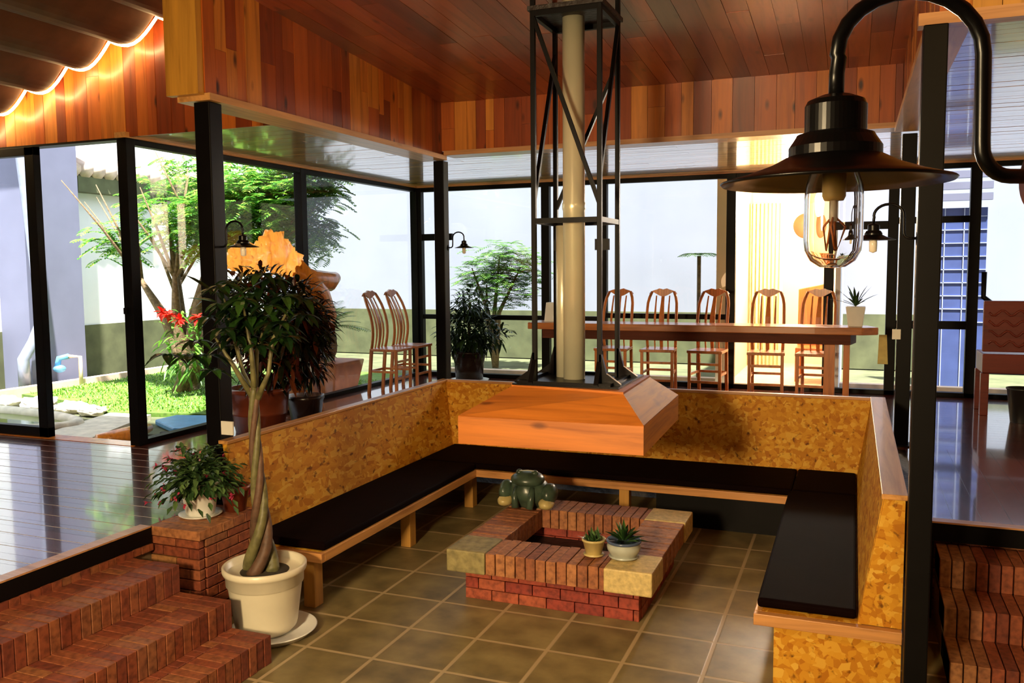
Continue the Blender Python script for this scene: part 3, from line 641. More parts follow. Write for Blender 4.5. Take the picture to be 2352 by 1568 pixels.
# ================================================================= GOOSENECK LAMPS
def gooseneck(loc,rz,lab,S=1.0,simple=False):
    """origin on the lamp axis at rim level, arm runs to +x and ends at the mounting plate"""
    t=thing('gooseneck_lamp',lab,'lamp',loc,rz)
    k=S
    def B(mb,n,m,**q): return mb.build(n,m,t,local=True,smooth=True,**q)
    n=48
    sh=[(.028,.030),(.033,.026),(.045,.022),(.060,.014),(.085,.005),(.107,-.001),(.108,-.002),(.106,-.004),(.084,.001),(.058,.009),(.040,.014),(.0,.016)]
    MB().lathe([(r*k,z*k) for r,z in sh],(0,0,0),n).build('shade',M['blackgloss'],t,local=True,smooth=True)
    cap=[(.043,.020),(.043,.031),(.037,.040),(.0355,.043),(.0285,.045),(.0285,.070),(.026,.075),(.014,.080),(.008,.081),(.0,.081)]
    MB().lathe([(r*k,z*k) for r,z in cap],(0,0,0),n).build('cap',M['blackgloss'],t,local=True)
    arm=[]
    pts=[(0,.078),(0,.10),(.002,.115)]
    for i in range(13):
        a=math.pi-i*math.pi/12; pts.append((.070+.070*math.cos(a),.118+.058*math.sin(a)))
    pts+= [(.1405,.095),(.142,.035)]
    for i in range(1,8):
        a=math.pi+i*math.pi/14; pts.append((.170+.028*math.cos(a),.032+.030*math.sin(a)))
    pts+=[(.206,.0015)]
    MB().tube([(x*k,0,z*k) for x,z in pts],.0072*k,12).build('arm',M['blackgloss'],t,local=True,smooth=True)
    MB().add(*(lambda q:(q.v,q.f))(MB())) if False else None
    pl=MB().lathe([(.0,0),(.033,0),(.035,.003),(.033,.008),(.0,.010)],(0,0,0),28)
    pl.v=[((.206-z)*k,y*k,(x*1.0)*k) for x,y,z in pl.v]; pl.f=[tuple(reversed(f)) for f in pl.f]
    pl.build('mounting_plate',M['rust'] if not simple else M['blackgloss'],t,local=True,smooth=True)
    MB().lathe([(0,.013),(.011,.013),(.011,-.016),(.009,-.02),(0,-.02)],(0,0,0),16).build('socket',M['socket'],t,local=True,smooth=True)
    if not simple:
        MB().tube([(0,0,-.02),(0,0,-.040)],.0035,10).build('stem',M['bulbg'],t,local=True,smooth=True)
        bu=MB()
        for i in range(3):
            a=i*2.1; bu.tube([(.002*math.cos(a),.002*math.sin(a),-.036),(.012*math.cos(a),.012*math.sin(a),-.045),(.006*math.cos(a+.5),.006*math.sin(a+.5),-.068),(.002*math.cos(a+1),.002*math.sin(a+1),-.040)],.0012,6)
        bu.build('filament',M['filament'],t,local=True,smooth=True)
        jr=[(.020,.012),(.022,.008),(.0265,-.006),(.0275,-.018),(.0275,-.058),(.0262,-.068),(.021,-.078),(.012,-.084),(.0,-.0855)]
        inner=[(r-.0012 if r>0 else 0,z+ (0 if z>-.07 else .0012)) for r,z in jr]
        MB().lathe(jr+[( .0001,-.0843)]+[],(0,0,0),40).build if False else None
        MB().shell(([(.0262,-.002)] if 0 else [])+([(max(r,.00005),z) for r,z in inner]+[(max(r,.00005),z) for r,z in jr[::-1]]+[(max(inner[0][0],.00005),inner[0][1])]),(0,0,0),40).build('glass_jar',M['jar'],t,local=True,smooth=True)
    else:
        MB().lathe([(0,0),(.018,-.004),(.02,-.02),(.018,-.06),(0,-.068)],(0,0,0),16).build('bulb',M['bulbg'],t,local=True,smooth=True)
    return t
gooseneck((-.020,.90,2.382),YAW,'large black gooseneck lamp with glass jar bulb close to the camera, upper right')
_f=Vector((-math.sin(YAW),math.cos(YAW),0)); _q=lambda a,d: tuple((rt*(.3135+a)+_f*d)[:2])
_p=[_q(.2065,.785),_q(.29,.785),_q(.29,.850),_q(.2065,.850)]
tag(MB().prism(_p,'z',0,5.2).build('timber_post',M['rust'],bevel=.003),'brown timber post just at the right edge, carrying the large lamp','post')
gooseneck((-3.92,4.87,2.46),math.pi,'small black gooseneck lamp on the left front column',1.0,True)
gooseneck((-3.92,8.50,2.52),math.pi,'small black gooseneck lamp on the back left column',.95,True)
gooseneck((.085,4.70,2.425),0,'small black gooseneck lamp with white bulb on the tall front column',.98,True)

# ================================================================= PLANTS (generators)
def leafball(c,r,n,L,W,rg,droop=.4,shell=.5,outward=.8):
    mb=MB(); c=Vector(c)
    for i in range(n):
        d=Vector((rg.gauss(0,1),rg.gauss(0,1),rg.gauss(0,1))).normalized(); q=shell+(1-shell)*rg.random()**.5
        p=c+Vector((d.x*r[0],d.y*r[1],d.z*r[2]))*q
        dd=(d*outward+Vector((rg.gauss(0,.6),rg.gauss(0,.6),rg.gauss(0,.5)))).normalized(); l=L*rg.uniform(.6,1.25)
        mb.leaf(p,dd,l,W*rg.uniform(.7,1.2),droop,3)
    return mb
def merge(a,b): a.add(b.v,b.f); return a
def frond(mb,p,d,L,nl,lw,ll,rg,droop=.5):
    """arching stem with narrow leaflets each side"""
    p=Vector(p); d=Vector(d).normalized()
    for i in range(1,nl):
        t=i/nl; c=p+d*L*t-Vector((0,0,1))*droop*L*t*t; tg=(d-Vector((0,0,1))*2*droop*t).normalized(); s=tg.cross(Vector((0,0,1)))
        if s.length<.05: s=Vector((1,0,0))
        s.normalize(); l=ll*math.sin(math.pi*(.15+.8*t))
        for sg in (-1,1): mb.leaf(c,s*sg+tg*.7+Vector((0,0,.15)),l,lw,.2,2)
rg=random.Random(11)
# --- big money tree in the white pot
mt=thing('money_tree','tall braided money tree in a large white pot at the foot of the steps','potted plant',(-3.45,4.36,0))
pot=[(0,0),(.20,0),(.235,.03),(.245,.06),(.285,.30),(.290,.31),(.300,.315),(.303,.38),(.318,.385),(.326,.40),(.326,.425),(.315,.432),(.298,.425),(.292,.39),(.28,.385),(0,.38)]
pot=[(r*.80,z) for r,z in pot]; MB().lathe(pot,(-3.43,4.36,.02),56).build('pot',M['white_pot'],mt,smooth=True)
MB().lathe([(0,.0),(.23,0),(.265,.035),(.275,.04),(.267,.045),(.23,.012),(0,.012)],(-3.38,4.36,.002),48).build('saucer',M['white_pot2'],mt,smooth=True)
MB().lathe([(.226,.0),(.12,.012),(0,.02)],(-3.43,4.36,.395),32).build('soil',M['soil'],mt,smooth=True)
base=Vector((-3.46,4.36,.39))
for k in range(4):
    pts=[];rs=[]
    for i in range(34):
        t=i/33; a=k*math.pi/2+t*8.5; rr=.030*(1-.45*t)+.055*(1-t)**5
        pts.append(base+Vector((rr*math.cos(a)+.012*math.sin(t*6),rr*math.sin(a),t*1.18))); rs.append(.027*(1-.35*t)+.018*(1-t)**4)
    MB().tube(pts,rs,10).build('trunk',M['stembrown'] if k%2 else M['stemgreen'],mt,smooth=True)
br=[((-3.47,4.36,1.52),(-3.56,4.38,1.66),(-3.66,4.40,1.96),(-3.72,4.42,2.12)),((-3.46,4.36,1.52),(-3.46,4.34,1.8),(-3.50,4.32,2.12)),((-3.44,4.36,1.50),(-3.36,4.37,1.66),(-3.36,4.42,1.86),(-3.26,4.45,2.05)),((-3.46,4.36,1.5),(-3.48,4.42,1.8),(-3.42,4.5,2.05)),((-3.47,4.36,1.5),(-3.58,4.28,1.75),(-3.64,4.22,1.90))]
mb=MB()
for b_ in br:
    k=len(b_); mb.tube([b_[0]]+list(b_[1:]),[.022]+[.013]*(k-2)+[.006],8)
mb.build('branches',M['stemgreen'],mt,smooth=True)
mb=MB()
def palmate(mb,c,rg,L=.2,W=.06,n=6,tilt=.2):
    c=Vector(c); ax=rg.uniform(0,6)
    for i in range(n):
        a=ax+i*2*math.pi/n; mb.leaf(c,(math.cos(a),math.sin(a),rg.uniform(-.1,.35)+tilt*0),L*rg.uniform(.75,1.1),W,.55,4)
for b_ in br:
    e=Vector(b_[-1])
    for j in range(9):
        c=e+Vector((rg.gauss(0,.08),rg.gauss(0,.10),rg.gauss(-.04,.10))); palmate(mb,c,rg,.15,.055)
for j in range(16): palmate(mb,(-3.50+rg.gauss(0,.12),4.38+rg.gauss(0,.12),1.98+rg.gauss(0,.10)),rg,.15,.055)
mb.leaf((-3.70,4.3,2.16),(-1,-.1,.62),.24,.06,.05,4); mb.leaf((-3.70,4.32,2.1),(-.9,-.1,.2),.22,.07,.1,4)
mb.build('foliage',M['leaf_money'],mt)
# --- holiday cactus on the pier
hc=thing('potted_cactus','small white pot of holiday cactus with pink flowers on the brick pier','potted plant',(-4.09,4.47,.66))
cp=(-4.05,4.50,.667)
MB().lathe([(0,0),(.085,0),(.095,.02),(.125,.20),(.135,.205),(.135,.225),(.122,.225),(.115,.19),(0,.18)],cp,40).build('pot',M['white_pot2'],hc,smooth=True)
MB().lathe([(0,0),(.12,0),(.14,.012),(.142,.018),(.12,.010),(0,.010)],(-4.05,4.50,.661),40).build('saucer',M['white_pot2'],hc,smooth=True)
mb=MB(); fl_=MB()
for i in range(300):
    a=rg.uniform(0,6.28); el=rg.uniform(-.1,1.45); d=Vector((math.cos(a)*math.cos(el),math.sin(a)*math.cos(el),math.sin(el)*1.15)); p=Vector(cp)+Vector((0,0,.20))
    L=rg.uniform(.18,.36); k=rg.randint(4,6)
    for j in range(k):
        t=(j+.5)/k; c=p+d*L*t*1.15-Vector((0,0,1))*L*(.55*t*t); dd=(d-Vector((0,0,1.1))*t+Vector((rg.gauss(0,.3),rg.gauss(0,.3),0))).normalized()
        if c.y<4.72 and c.z>(.84 if rg.random()<.85 else .74): mb.leaf(c,dd,.062,.034,.2,2,fold=.25)
    if rg.random()<.13:
        c=p+d*L*1.15-Vector((0,0,1))*L*.55
        fl_=MB()
        for j in range(6): fl_.leaf(c,(rg.gauss(0,1),rg.gauss(0,1),rg.gauss(0,1)),.03,.018,.1,2)
        fl_.build('flower',M['pink'],hc)
mb.build('foliage',M['leaf_cactus'],hc)
rp_=thing('empty_flowerpot','terracotta brown pot half hidden behind the white cactus pot','flowerpot',(-3.93,4.69,.66))
MB().lathe([(0,0),(.07,0),(.095,.14),(.105,.145),(.105,.175),(.09,.175),(.085,.14),(0,.13)],(-3.91,4.68,.661),36).build('pot',M['brownpot'],rp_,smooth=True)
# --- two small pots on the hearth
a1=thing('potted_succulent','tiny cream pot with succulent on the hearth edge, left of the pair','potted plant',(-1.57,5.40,.385))
MB().lathe([(0,0),(.052,0),(.066,.006),(.07,.012),(.05,.012),(.053,.014),(.073,.10),(.08,.102),(.08,.116),(.07,.116),(.066,.09),(0,.085)],(-1.57,5.40,.386),36).build('pot',M['cream'],a1,smooth=True)
mb=MB()
for i in range(34):
    a=rg.uniform(0,6.28); e=rg.uniform(.3,1.4); mb.leaf((-1.57+rg.gauss(0,.02),5.40+rg.gauss(0,.02),.48),(math.cos(a)*math.cos(e),math.sin(a)*math.cos(e),math.sin(e)),rg.uniform(.07,.12),.02,.15,3)
mb.build('foliage',M['leaf_cactus'],a1)
a2=thing('potted_aloe','round blue rimmed porcelain bowl with aloe on the hearth edge, right of the pair','potted plant',(-1.37,5.42,.385))
MB().lathe([(0,0),(.07,0),(.095,.010),(.10,.016),(.08,.016),(.085,.02),(.108,.06),(.112,.085),(.104,.10),(.11,.112),(.113,.122),(.102,.122),(.096,.10),(0,.095)],(-1.37,5.42,.386),40).build('bowl',M['bluewhite'],a2,smooth=True)
MB().lathe([(.110,.106),(.1155,.112),(.1155,.124),(.100,.1245),(.1,.12)],(-1.37,5.42,.386),40).build('rim',M['bluerim'],a2,smooth=True)
MB().lathe([(.098,.0),(0,.008)],(-1.37,5.42,.486),24).build('soil',M['soil'],a2)
mb=MB()
for i in range(26):
    a=i*2.4; e=rg.uniform(.25,1.3); mb.leaf((-1.37,5.42,.485),(math.cos(a)*math.cos(e),math.sin(a)*math.cos(e),math.sin(e)),rg.uniform(.12,.19),.028,.15,3,fold=.4)
mb.build('foliage',M['leaf_dark'],a2)
# --- frog figure
fg=thing('frog_figurine','dark green ceramic frog figurine on the far left corner of the hearth','figurine',(-2.41,6.45,.383))
c=(-2.40,6.40)
mb=MB(); mb.blob((c[0],c[1],.50),(.165,.15,.14),3,.10,28,18,2.2); mb.blob((c[0],c[1]-.03,.605),(.14,.12,.07),5,.06,24,14,2); mb.build('body',M['frog'],fg,smooth=True)
for sx in (-1,1):
    MB().blob((c[0]+sx*.185,c[1]-.03,.50),(.062,.10,.085),sx+4,.1,16,12).build('thigh',M['frog'],fg,smooth=True)
    MB().blob((c[0]+sx*.175,c[1]-.08,.430),(.062,.085,.046),sx+7,.12,16,12).build('foot',M['cream'],fg,smooth=True)
    MB().tube([(c[0]+sx*.06,c[1]-.10,.55),(c[0]+sx*.07,c[1]-.15,.48),(c[0]+sx*.06,c[1]-.16,.40)],[.03,.025,.03],10).build('front_leg',M['frog'],fg,smooth=True)
    MB().blob((c[0]+sx*.065,c[1]-.05,.662),(.03,.03,.026),1,.0,12,8).build('eye',M['frog'],fg,smooth=True)
MB().tube([(c[0]-.07,c[1]-.06,.676),(c[0]-.03,c[1]-.08,.684),(c[0]+.02,c[1]-.08,.690),(c[0]+.07,c[1]-.06,.68)],.005,6).build('brow',M['bluewhite'],fg,smooth=True)

# --- potted plants near the left glazing
def foliage_plant(name,lab,loc,potprof,pm,balls,lm,L,W,stems=None,sm=None,saucer=None):
    t=thing(name,lab,'potted plant',loc)
    MB().lathe(potprof,loc,32).build('pot',M[pm],t,smooth=True)
    if saucer: MB().lathe([(0,0),(saucer,0),(saucer+.02,.02),(saucer,.022),(0,.015)],(loc[0],loc[1],loc[2]+.001),32).build('saucer',M['white_pot2'],t,smooth=True)
    mb=MB()
    for c_,r_,n_ in balls: merge(mb,leafball(c_,r_,n_,L,W,rg,.35,.25))
    mb.build('foliage',M[lm],t)
    if stems:
        mb=MB()
        for s_ in stems: mb.tube(s_[0],s_[1],7)
        mb.build('stem',M[sm or 'bark'],t,smooth=True)
    return t
# croton in brown pot right behind the left backrest
foliage_plant('croton_plant','dark bushy croton in a ribbed brown pot between the left bench and the glazing',(-5.62,7.15,F),
  [(0,0),(.24,0),(.27,.18),(.28,.185),(.275,.20),(.30,.40),(.32,.405),(.32,.45),(.29,.45),(.27,.40),(0,.39)],'brownpot',
  [((-5.60,7.2,1.90),(.55,.42,.42),1200),((-5.22,7.25,1.78),(.34,.36,.42),700),((-5.5,7.15,1.45),(.4,.3,.35),400)],'leaf_croton',.17,.05,
  [([(-5.62,7.15,1.04),(-5.6,7.15,1.5),(-5.5,7.2,2.0)],.02),([(-5.62,7.15,1.04),(-5.4,7.2,1.5),(-5.2,7.25,1.9)],.015)])
foliage_plant('dark_shrub','dark leafy plant in a black pot standing beside the croton',(-5.45,7.70,F),
  [(0,0),(.15,0),(.19,.25),(.2,.26),(.2,.3),(.18,.3),(0,.26)],'darkpot',
  [((-5.45,7.68,1.42),(.30,.28,.34),520),((-5.35,7.72,1.75),(.18,.2,.22),200)],'leaf_croton',.14,.045)
foliage_plant('potted_shrub','dark spreading shrub in a tall black pot beside the back left column',(-5.20,11.40,F),
  [(0,.02),(.20,.02),(.215,.25),(.25,.40),(.26,.41),(.26,.44),(.23,.44),(.2,.38),(0,.37)],'darkpot',
  [((-5.2,11.35,1.38),(.48,.32,.34),850),((-5.15,11.35,1.78),(.26,.24,.26),240),((-4.85,11.3,1.35),(.42,.25,.16),120)],'leaf_dark',.13,.045,
  [([(-5.2,11.4,1.04),(-5.2,11.4,1.5),(-5.15,11.35,1.8)],.02)],saucer=.27)
cyc=thing('potted_cycad','cycad with short trunk in a square terracotta pot outside the left glazing','potted plant',(-6.9,10.3,.5))
MB().hexa([(-7.12,10.0,.5),(-6.60,10.0,.5),(-6.60,10.55,.5),(-7.12,10.55,.5),(-7.22,9.9,1.02),(-6.5,9.9,1.02),(-6.5,10.65,1.02),(-7.22,10.65,1.02)]).build('pot',M['terra'],cyc,bevel=.02)
MB().blob((-6.9,10.25,1.22),(.17,.17,.30),2,.25,18,12,4).build('trunk',M['bark'],cyc,smooth=True)
mb=MB()
for i in range(26):
    a=i*2.4; e=rg.uniform(.15,1.1); frond(mb,(-6.88,10.25,1.48),(math.cos(a)*math.cos(e),math.sin(a)*math.cos(e),math.sin(e)),rg.uniform(.55,.8),22,.018,.16,rg,.35)
mb.build('fronds',M['leaf_cycad'],cyc)
# added orange glow shape in place of a reflection & leaning easel
rc=thing('orange_reflection_shape','glowing orange shape with flame-like top, added for a reflection behind the croton','carving',(-5.95,8.2,F))
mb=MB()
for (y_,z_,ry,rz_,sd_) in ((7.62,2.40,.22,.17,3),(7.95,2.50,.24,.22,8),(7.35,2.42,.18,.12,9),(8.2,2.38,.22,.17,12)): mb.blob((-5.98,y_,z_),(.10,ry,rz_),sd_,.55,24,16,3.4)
mb.build('glowing_body',M['glowshape'],rc,smooth=True)  # glowing blobs added to stand for the reflection
mb=MB()
mb.tube([(-5.96,8.2,2.30),(-5.95,8.6,2.18),(-5.94,8.95,2.15),(-5.94,9.1,2.2),(-5.94,9.16,2.22)],[.09,.12,.12,.07,.01],14)
mb.tube([(-5.96,8.3,2.35),(-5.95,8.7,2.0),(-5.93,8.8,1.75),(-5.93,8.6,1.4),(-5.95,8.35,1.1),(-5.95,8.2,F+.01)],[.10,.16,.16,.14,.10,.16],14)
mb.tube([(-5.95,8.75,1.95),(-5.95,8.95,1.7),(-5.93,8.98,1.5)],[.08,.08,.03],10)
mb.build('carving',M['orangewood'],rc,smooth=True)  # tubes of the added reflection shape, no real carving
ea=thing('wooden_rack','low orange wooden rack with a slanting leg behind the left backrest','rack',(-5.8,8.0,F))
MB().bar((-5.58,8.05,1.32),(-5.50,8.07,F),.07,.04).build('slanting_leg',M['furn'],ea,bevel=.004)
MB().bar((-6.12,8.07,F+.09),(-5.50,8.07,F+.12),.05,.09).build('bottom_rail',M['furnx'],ea,bevel=.004)
MB().bar((-6.10,8.5,1.27),(-5.58,8.05,1.30),.04,.05).build('top_rail',M['furnx'],ea)
MB().bar((-6.10,8.5,1.30),(-6.14,8.5,F),.06,.04).build('back_leg',M['furn'],ea)
tag(MB().box(-4.09,-3.99,4.778,4.79,1.155,1.25).build('notice_card',M['card']),'small blank white card standing against the left front column','card')

# ================================================================= CHAIRS AND TABLE
def make_chair(lab,cat='chair',group=None,sh=.60,H=1.37,wd=.44,dp=.42):
    """faces -y ; origin at floor centre of seat"""
    t=thing('dining_chair',lab,cat,(0,0,0),0,group)
    fw_=M['furn']; hw=wd/2
    def b(mb,n,**k): return mb.build(n,fw_,t,local=True,**k)
    b(MB().hexa([(-hw,-dp/2,sh-.035),(hw,-dp/2,sh-.035),(hw*.9,dp/2,sh-.035),(-hw*.9,dp/2,sh-.035),(-hw,-dp/2,sh),(hw,-dp/2,sh),(hw*.9,dp/2,sh),(-hw*.9,dp/2,sh)]),'seat',bevel=.008)
    for sx in (-1,1):
        b(MB().bar((sx*(hw-.03),-dp/2+.03,0),(sx*(hw-.03),-dp/2+.03,sh-.03),.036,.036),'leg',bevel=.004)
        b(MB().bar((sx*(hw*.9-.02),dp/2+.03,0),(sx*(hw*.9-.02),dp/2-.02,sh-.03),.036,.04),'leg',bevel=.004)
    mb=MB()
    for z in (sh*.35,sh*.72): mb.bar((-hw+.03,-dp/2+.03,z),(hw-.03,-dp/2+.03,z),.02,.03)
    for sx in (-1,1): mb.bar((sx*(hw-.03),-dp/2+.03,sh*.5),(sx*(hw*.9-.02),dp/2,sh*.5),.02,.03)
    mb.bar((-hw*.9+.02,dp/2+.01,sh*.5),(hw*.9-.02,dp/2+.01,sh*.5),.02,.03)
    b(mb,'stretcher')
    def sy(t_): return dp/2-.02+.05*math.sin(t_*math.pi*1.1)*-1+.10*t_*t_
    for sx in (-1,1):
        P=[];
        for i in range(11):
            q=i/10; P.append((sx*(hw*.9-.02+.012*math.sin(q*3.1)-.035*max(0,q-.85)/.15),sy(q),sh-.02+(H-sh-.04)*q))
        b(MB().tube(P,.019,8),'back_post',smooth=True)
    # crest rail with shaped top
    n=14; vs=[];top=[];bot=[]
    for i in range(n+1):
        u=-1+2*i/n; x=u*(hw*.9-.02); zt=H-.03-.05*u**4+.016*math.exp(-((abs(u)-.25)/.14)**2); zb=H-.085-.035*math.cos(u*math.pi)**1*1.0; top.append((x,zt)); bot.append((x,zb if abs(u)<.98 else H-.09))
    y=sy(1)
    mb=MB()
    for i in range(n):
        a0,a1_,b0,b1=top[i],top[i+1],bot[i],bot[i+1]
        mb.add([(b0[0],y-.014,b0[1]),(b1[0],y-.014,b1[1]),(b1[0],y+.014,b1[1]),(b0[0],y+.014,b0[1]),(a0[0],y-.014,a0[1]),(a1_[0],y-.014,a1_[1]),(a1_[0],y+.014,a1_[1]),(a0[0],y+.014,a0[1])],[(0,3,2,1),(4,5,6,7),(0,1,5,4),(2,3,7,6)]+([(3,0,4,7)] if i==0 else [])+([(1,2,6,5)] if i==n-1 else []))
    b(mb,'crest_rail')
    for xx,wx in ((0,.055),(-.085,.022),(.085,.022)):
        mb=MB(); k=8
        for i in range(k):
            q0,q1=i/k,(i+1)/k
            w0=wx*(.7+.5*math.sin(q0*math.pi)**2); w1=wx*(.7+.5*math.sin(q1*math.pi)**2)
            z0=sh-.01+(H-.10-sh)*q0; z1=sh-.01+(H-.10-sh)*q1; y0_,y1_=sy(q0),sy(q1)
            mb.add([(xx-w0/2,y0_-.008,z0),(xx+w0/2,y0_-.008,z0),(xx+w0/2,y0_+.008,z0),(xx-w0/2,y0_+.008,z0),(xx-w1/2,y1_-.008,z1),(xx+w1/2,y1_-.008,z1),(xx+w1/2,y1_+.008,z1),(xx-w1/2,y1_+.008,z1)],[(0,1,5,4),(1,2,6,5),(2,3,7,6),(3,0,4,7)])
        b(mb,'back_slat')
    return t
ch=make_chair('tall orange wooden chair by the garden glazing, nearer of the two')
ch.location=(-5.66,9.93,F); ch.rotation_euler=(0,0,R(90))
ch['group']='tall carved wooden dining chairs'
dup(ch,(-5.66,10.50,F),R(90),'tall orange wooden chair by the garden glazing, farther of the two')
labs=['wooden chair behind the long table, directly behind the flue tower','wooden chair behind the long table, second from the flue tower with peaked crest','wooden chair behind the long table, just left of the bright doorway','wooden chair behind the long table, in the middle of the bright doorway','wooden chair behind the long table, beside the thick table leg and aloe pot']
for x,l,rz in zip((-2.88,-2.29,-1.67,-.97,-.40),labs,(0,3,-6,2,-4)): dup(ch,(x,10.86,F),R(rz),l)
tb=thing('long_table','long rustic wooden plank table behind the pit','table',(-1.8,10.55,F))
MB().prism([(-3.88,10.32),(-2.8,10.28),(-1.5,10.31),(-.4,10.28),(.10,10.30),(.27,10.42),(.16,10.72),(-.6,10.80),(-2,10.78),(-3.9,10.8)],'z',1.515,1.60).build('tabletop',M['furnx'],tb,bevel=.01)
MB().prism([(-3.70,10.38),(-.02,10.36),(.04,10.70),(-3.7,10.72)],'z',1.40,1.515).build('apron',M['apron'],tb)
for x,y in ((-.24,10.42),(-3.45,10.42)): MB().box(x-.06,x+.06,y-.05,y+.05,F,1.40).build('leg',M['furn'],tb,bevel=.006)
for x,y in ((-.06,10.66),(-3.35,10.66)): MB().box(x-.035,x+.035,y-.035,y+.035,F,1.40).build('leg',M['furn'],tb,bevel=.006)
al=thing('potted_aloe','aloe in a square white pot on the right end of the long table','potted plant',(.03,10.5,1.60))
MB().hexa([(-.05,10.42,1.601),(.10,10.42,1.601),(.10,10.57,1.601),(-.05,10.57,1.601),(-.08,10.39,1.83),(.13,10.39,1.83),(.13,10.60,1.83),(-.08,10.60,1.83)]).build('pot',M['white_pot2'],al,bevel=.008)
mb=MB()
for i in range(16):
    a=i*2.4; e=rg.uniform(.3,1.3); mb.leaf((.025,10.5,1.83),(math.cos(a)*math.cos(e),math.sin(a)*math.cos(e),math.sin(e)),rg.uniform(.2,.38),.03,.15,4)
mb.build('foliage',M['leaf_dark'],al)
tag(MB().hexa([(-3.70,10.45,1.601),(-3.50,10.45,1.601),(-3.50,10.62,1.601),(-3.70,10.62,1.601),(-3.68,10.47,1.85),(-3.52,10.47,1.85),(-3.52,10.60,1.85),(-3.68,10.60,1.85)]).build('paper_box',M['white_pot2'],bevel=.006),'square white box on the left end of the long table','box')
# carved red chair and bin at right
rcx=thing('carved_armchair','heavy dark red carved wooden armchair by the right edge','chair',(1.75,10.75,F))
MB().box(1.31,2.1,10.5,10.56,1.35,1.90).build('back_panel',M['redwood'],rcx,bevel=.01)
MB().box(1.31,2.1,10.46,11.0,1.12,1.33).build('seat',M['redwood'],rcx,bevel=.01)
for x in (1.34,2.06):
    for y in (10.5,10.95): MB().box(x-.04,x+.04,y-.04,y+.04,F,1.12).build('leg',M['redwood'],rcx,bevel=.006)
mb=MB()
for j in range(4):
    P=[(1.36+.70*i/24,10.492,1.44+.11*j+.03*math.sin(i*1.1+j)) for i in range(25)]; mb.tube(P,.012,6)
mb.build('carving',M['redwood'],rcx,smooth=True)
bn=thing('waste_bin','black plastic waste bin on the right floor under the carved armchair','bin',(1.62,10.2,F))
MB().shell([(.10,.002),(.14,.34),(.148,.345),(.148,.36),(.135,.36),(.095,.012),(.001,.012)],(1.64,10.12,F),28).add([],[]).build('bin_body',M['bin'],bn,smooth=True)
tag(MB().prism([(.30,1.05),(.42,1.05),(.40,1.42),(.31,1.42)],'y',11.735,11.748).build('paper_notice',M['yellowcard']),'pale yellow paper notice leaning on the glass right of the long table','paper')
tag(MB().box(.33,.40,8.42,8.435,1.63,1.72).build('wall_switch',M['card']),'small white switch box on the back right column','switch')

# ================================================================= OUTSIDE
GZ=.5
struct(MB().box(-16,XL-.07,YS+.14,20,GZ-.3,GZ-.02).box(XL-.07,9,YB+.08,20,GZ-.3,GZ-.02),'ground',M['concrete'],'courtyard ground outside the glazing','ground')
struct(MB().box(-12.5,-12.2,2,20,GZ,1.38),'wall_garden_left_base',M['concrete'],'weathered concrete base of the left garden wall','wall')
struct(MB().box(-12.5,-12.22,2,20,1.38,5.6),'wall_garden_left',M['white_wall'],'sunlit white garden wall on the left','wall')
struct(MB().box(-12.2,-2.0,16.0,16.3,GZ,1.45),'wall_garden_back_base',M['concrete'],'weathered concrete base of the back garden wall','wall')
M['bluewall']=plain('pale_blue_grey_render',srgb(144,148,166),.7,nscale=.8,noise_amt=.06)
struct(MB().box(-12.2,9,16.02,16.3,1.45,4.7),'wall_garden_back',M['bluewall'],'white garden wall at the back','wall')
struct(MB().box(-2.0,9,16.0,16.3,GZ,1.45),'wall_garden_back_base_right',M['concrete'],'lower part of the back garden wall on the right','wall')
struct(MB().box(-12.2,-11.6,9.42,10.42,GZ,5.6),'wall_pillar',M['grey_wall'],'lavender grey wall pillar in the garden','wall')
struct(MB().box(-6.3,9,12.95,13.1,GZ-.1,F-.03),'trim_12',M['kerb'],'pale kerb line outside the back glazing','trim')
dp_=thing('downpipe','crooked shiny grey downpipe on the lavender pillar','pipe',(-11.5,9.3,GZ))
MB().tube([(-11.9,9.1,4.8),(-11.45,9.3,4.2),(-11.42,9.45,2.2),(-11.42,9.45,1.5),(-11.45,9.35,1.25),(-11.5,9.2,1.0),(-11.5,9.2,GZ)],.085,12).build('pipe',M['pipegrey'],dp_,smooth=True)
fa=thing('garden_tap','pale standpipe with blue tap by the garden wall','tap',(-11.3,9.9,GZ))
MB().tube([(-11.15,9.9,GZ),(-11.15,9.9,.98),(-11.3,9.82,.99)],.03,8).build('standpipe',M['kerb'],fa,smooth=True)
MB().tube([(-11.3,9.82,.99),(-11.42,9.75,.96),(-11.45,9.73,.82)],.045,10).blob((-11.42,9.75,.80),(.09,.09,.06),1,.1).build('tap_head',M['blue'],fa,smooth=True)
# kerb, lawn, pond
struct(MB().box(-11.35,-11.20,6.4,15.5,GZ-.05,GZ+.12),'trim_13',M['kerb'],'pinkish kerb along the garden wall','trim')
struct(MB().prism([(-11.2,8.9),(-9.8,8.6),(-8.7,8.1),(-7.4,8.4),(-6.45,8.4),(-6.45,12.8),(-11.2,12.8)],'z',GZ-.02,GZ+.03),'ground_lawn',M['lawn'],'lawn soil under the garden tree','ground')
mb=MB()
def inlawn(x,y): return y>(8.9 if x<-9.8 else 8.45 if x<-9.0 else 8.1 if x<-8.2 else 8.45)+.12*math.sin(x*5) and not (-7.3<x and 9.8<y<10.8) 
for i in range(9000):
    x,y=rg.uniform(-11.15,-6.5),rg.uniform(8.0,11.8)
    if not inlawn(x,y): continue
    a=rg.uniform(0,6.28); mb.leaf((x,y,GZ+.02),(math.cos(a)*.6,math.sin(a)*.6,1),rg.uniform(.04,.10),.018,.3,2)
tag(mb.build('lawn_grass',M['grass']),'bright green lawn grass around the foot of the garden tree','grass',None,'stuff')
pd=thing('garden_pond','small greenish garden pond with pale rounded rim behind the glass door','pond',(-9.3,6.9,GZ))
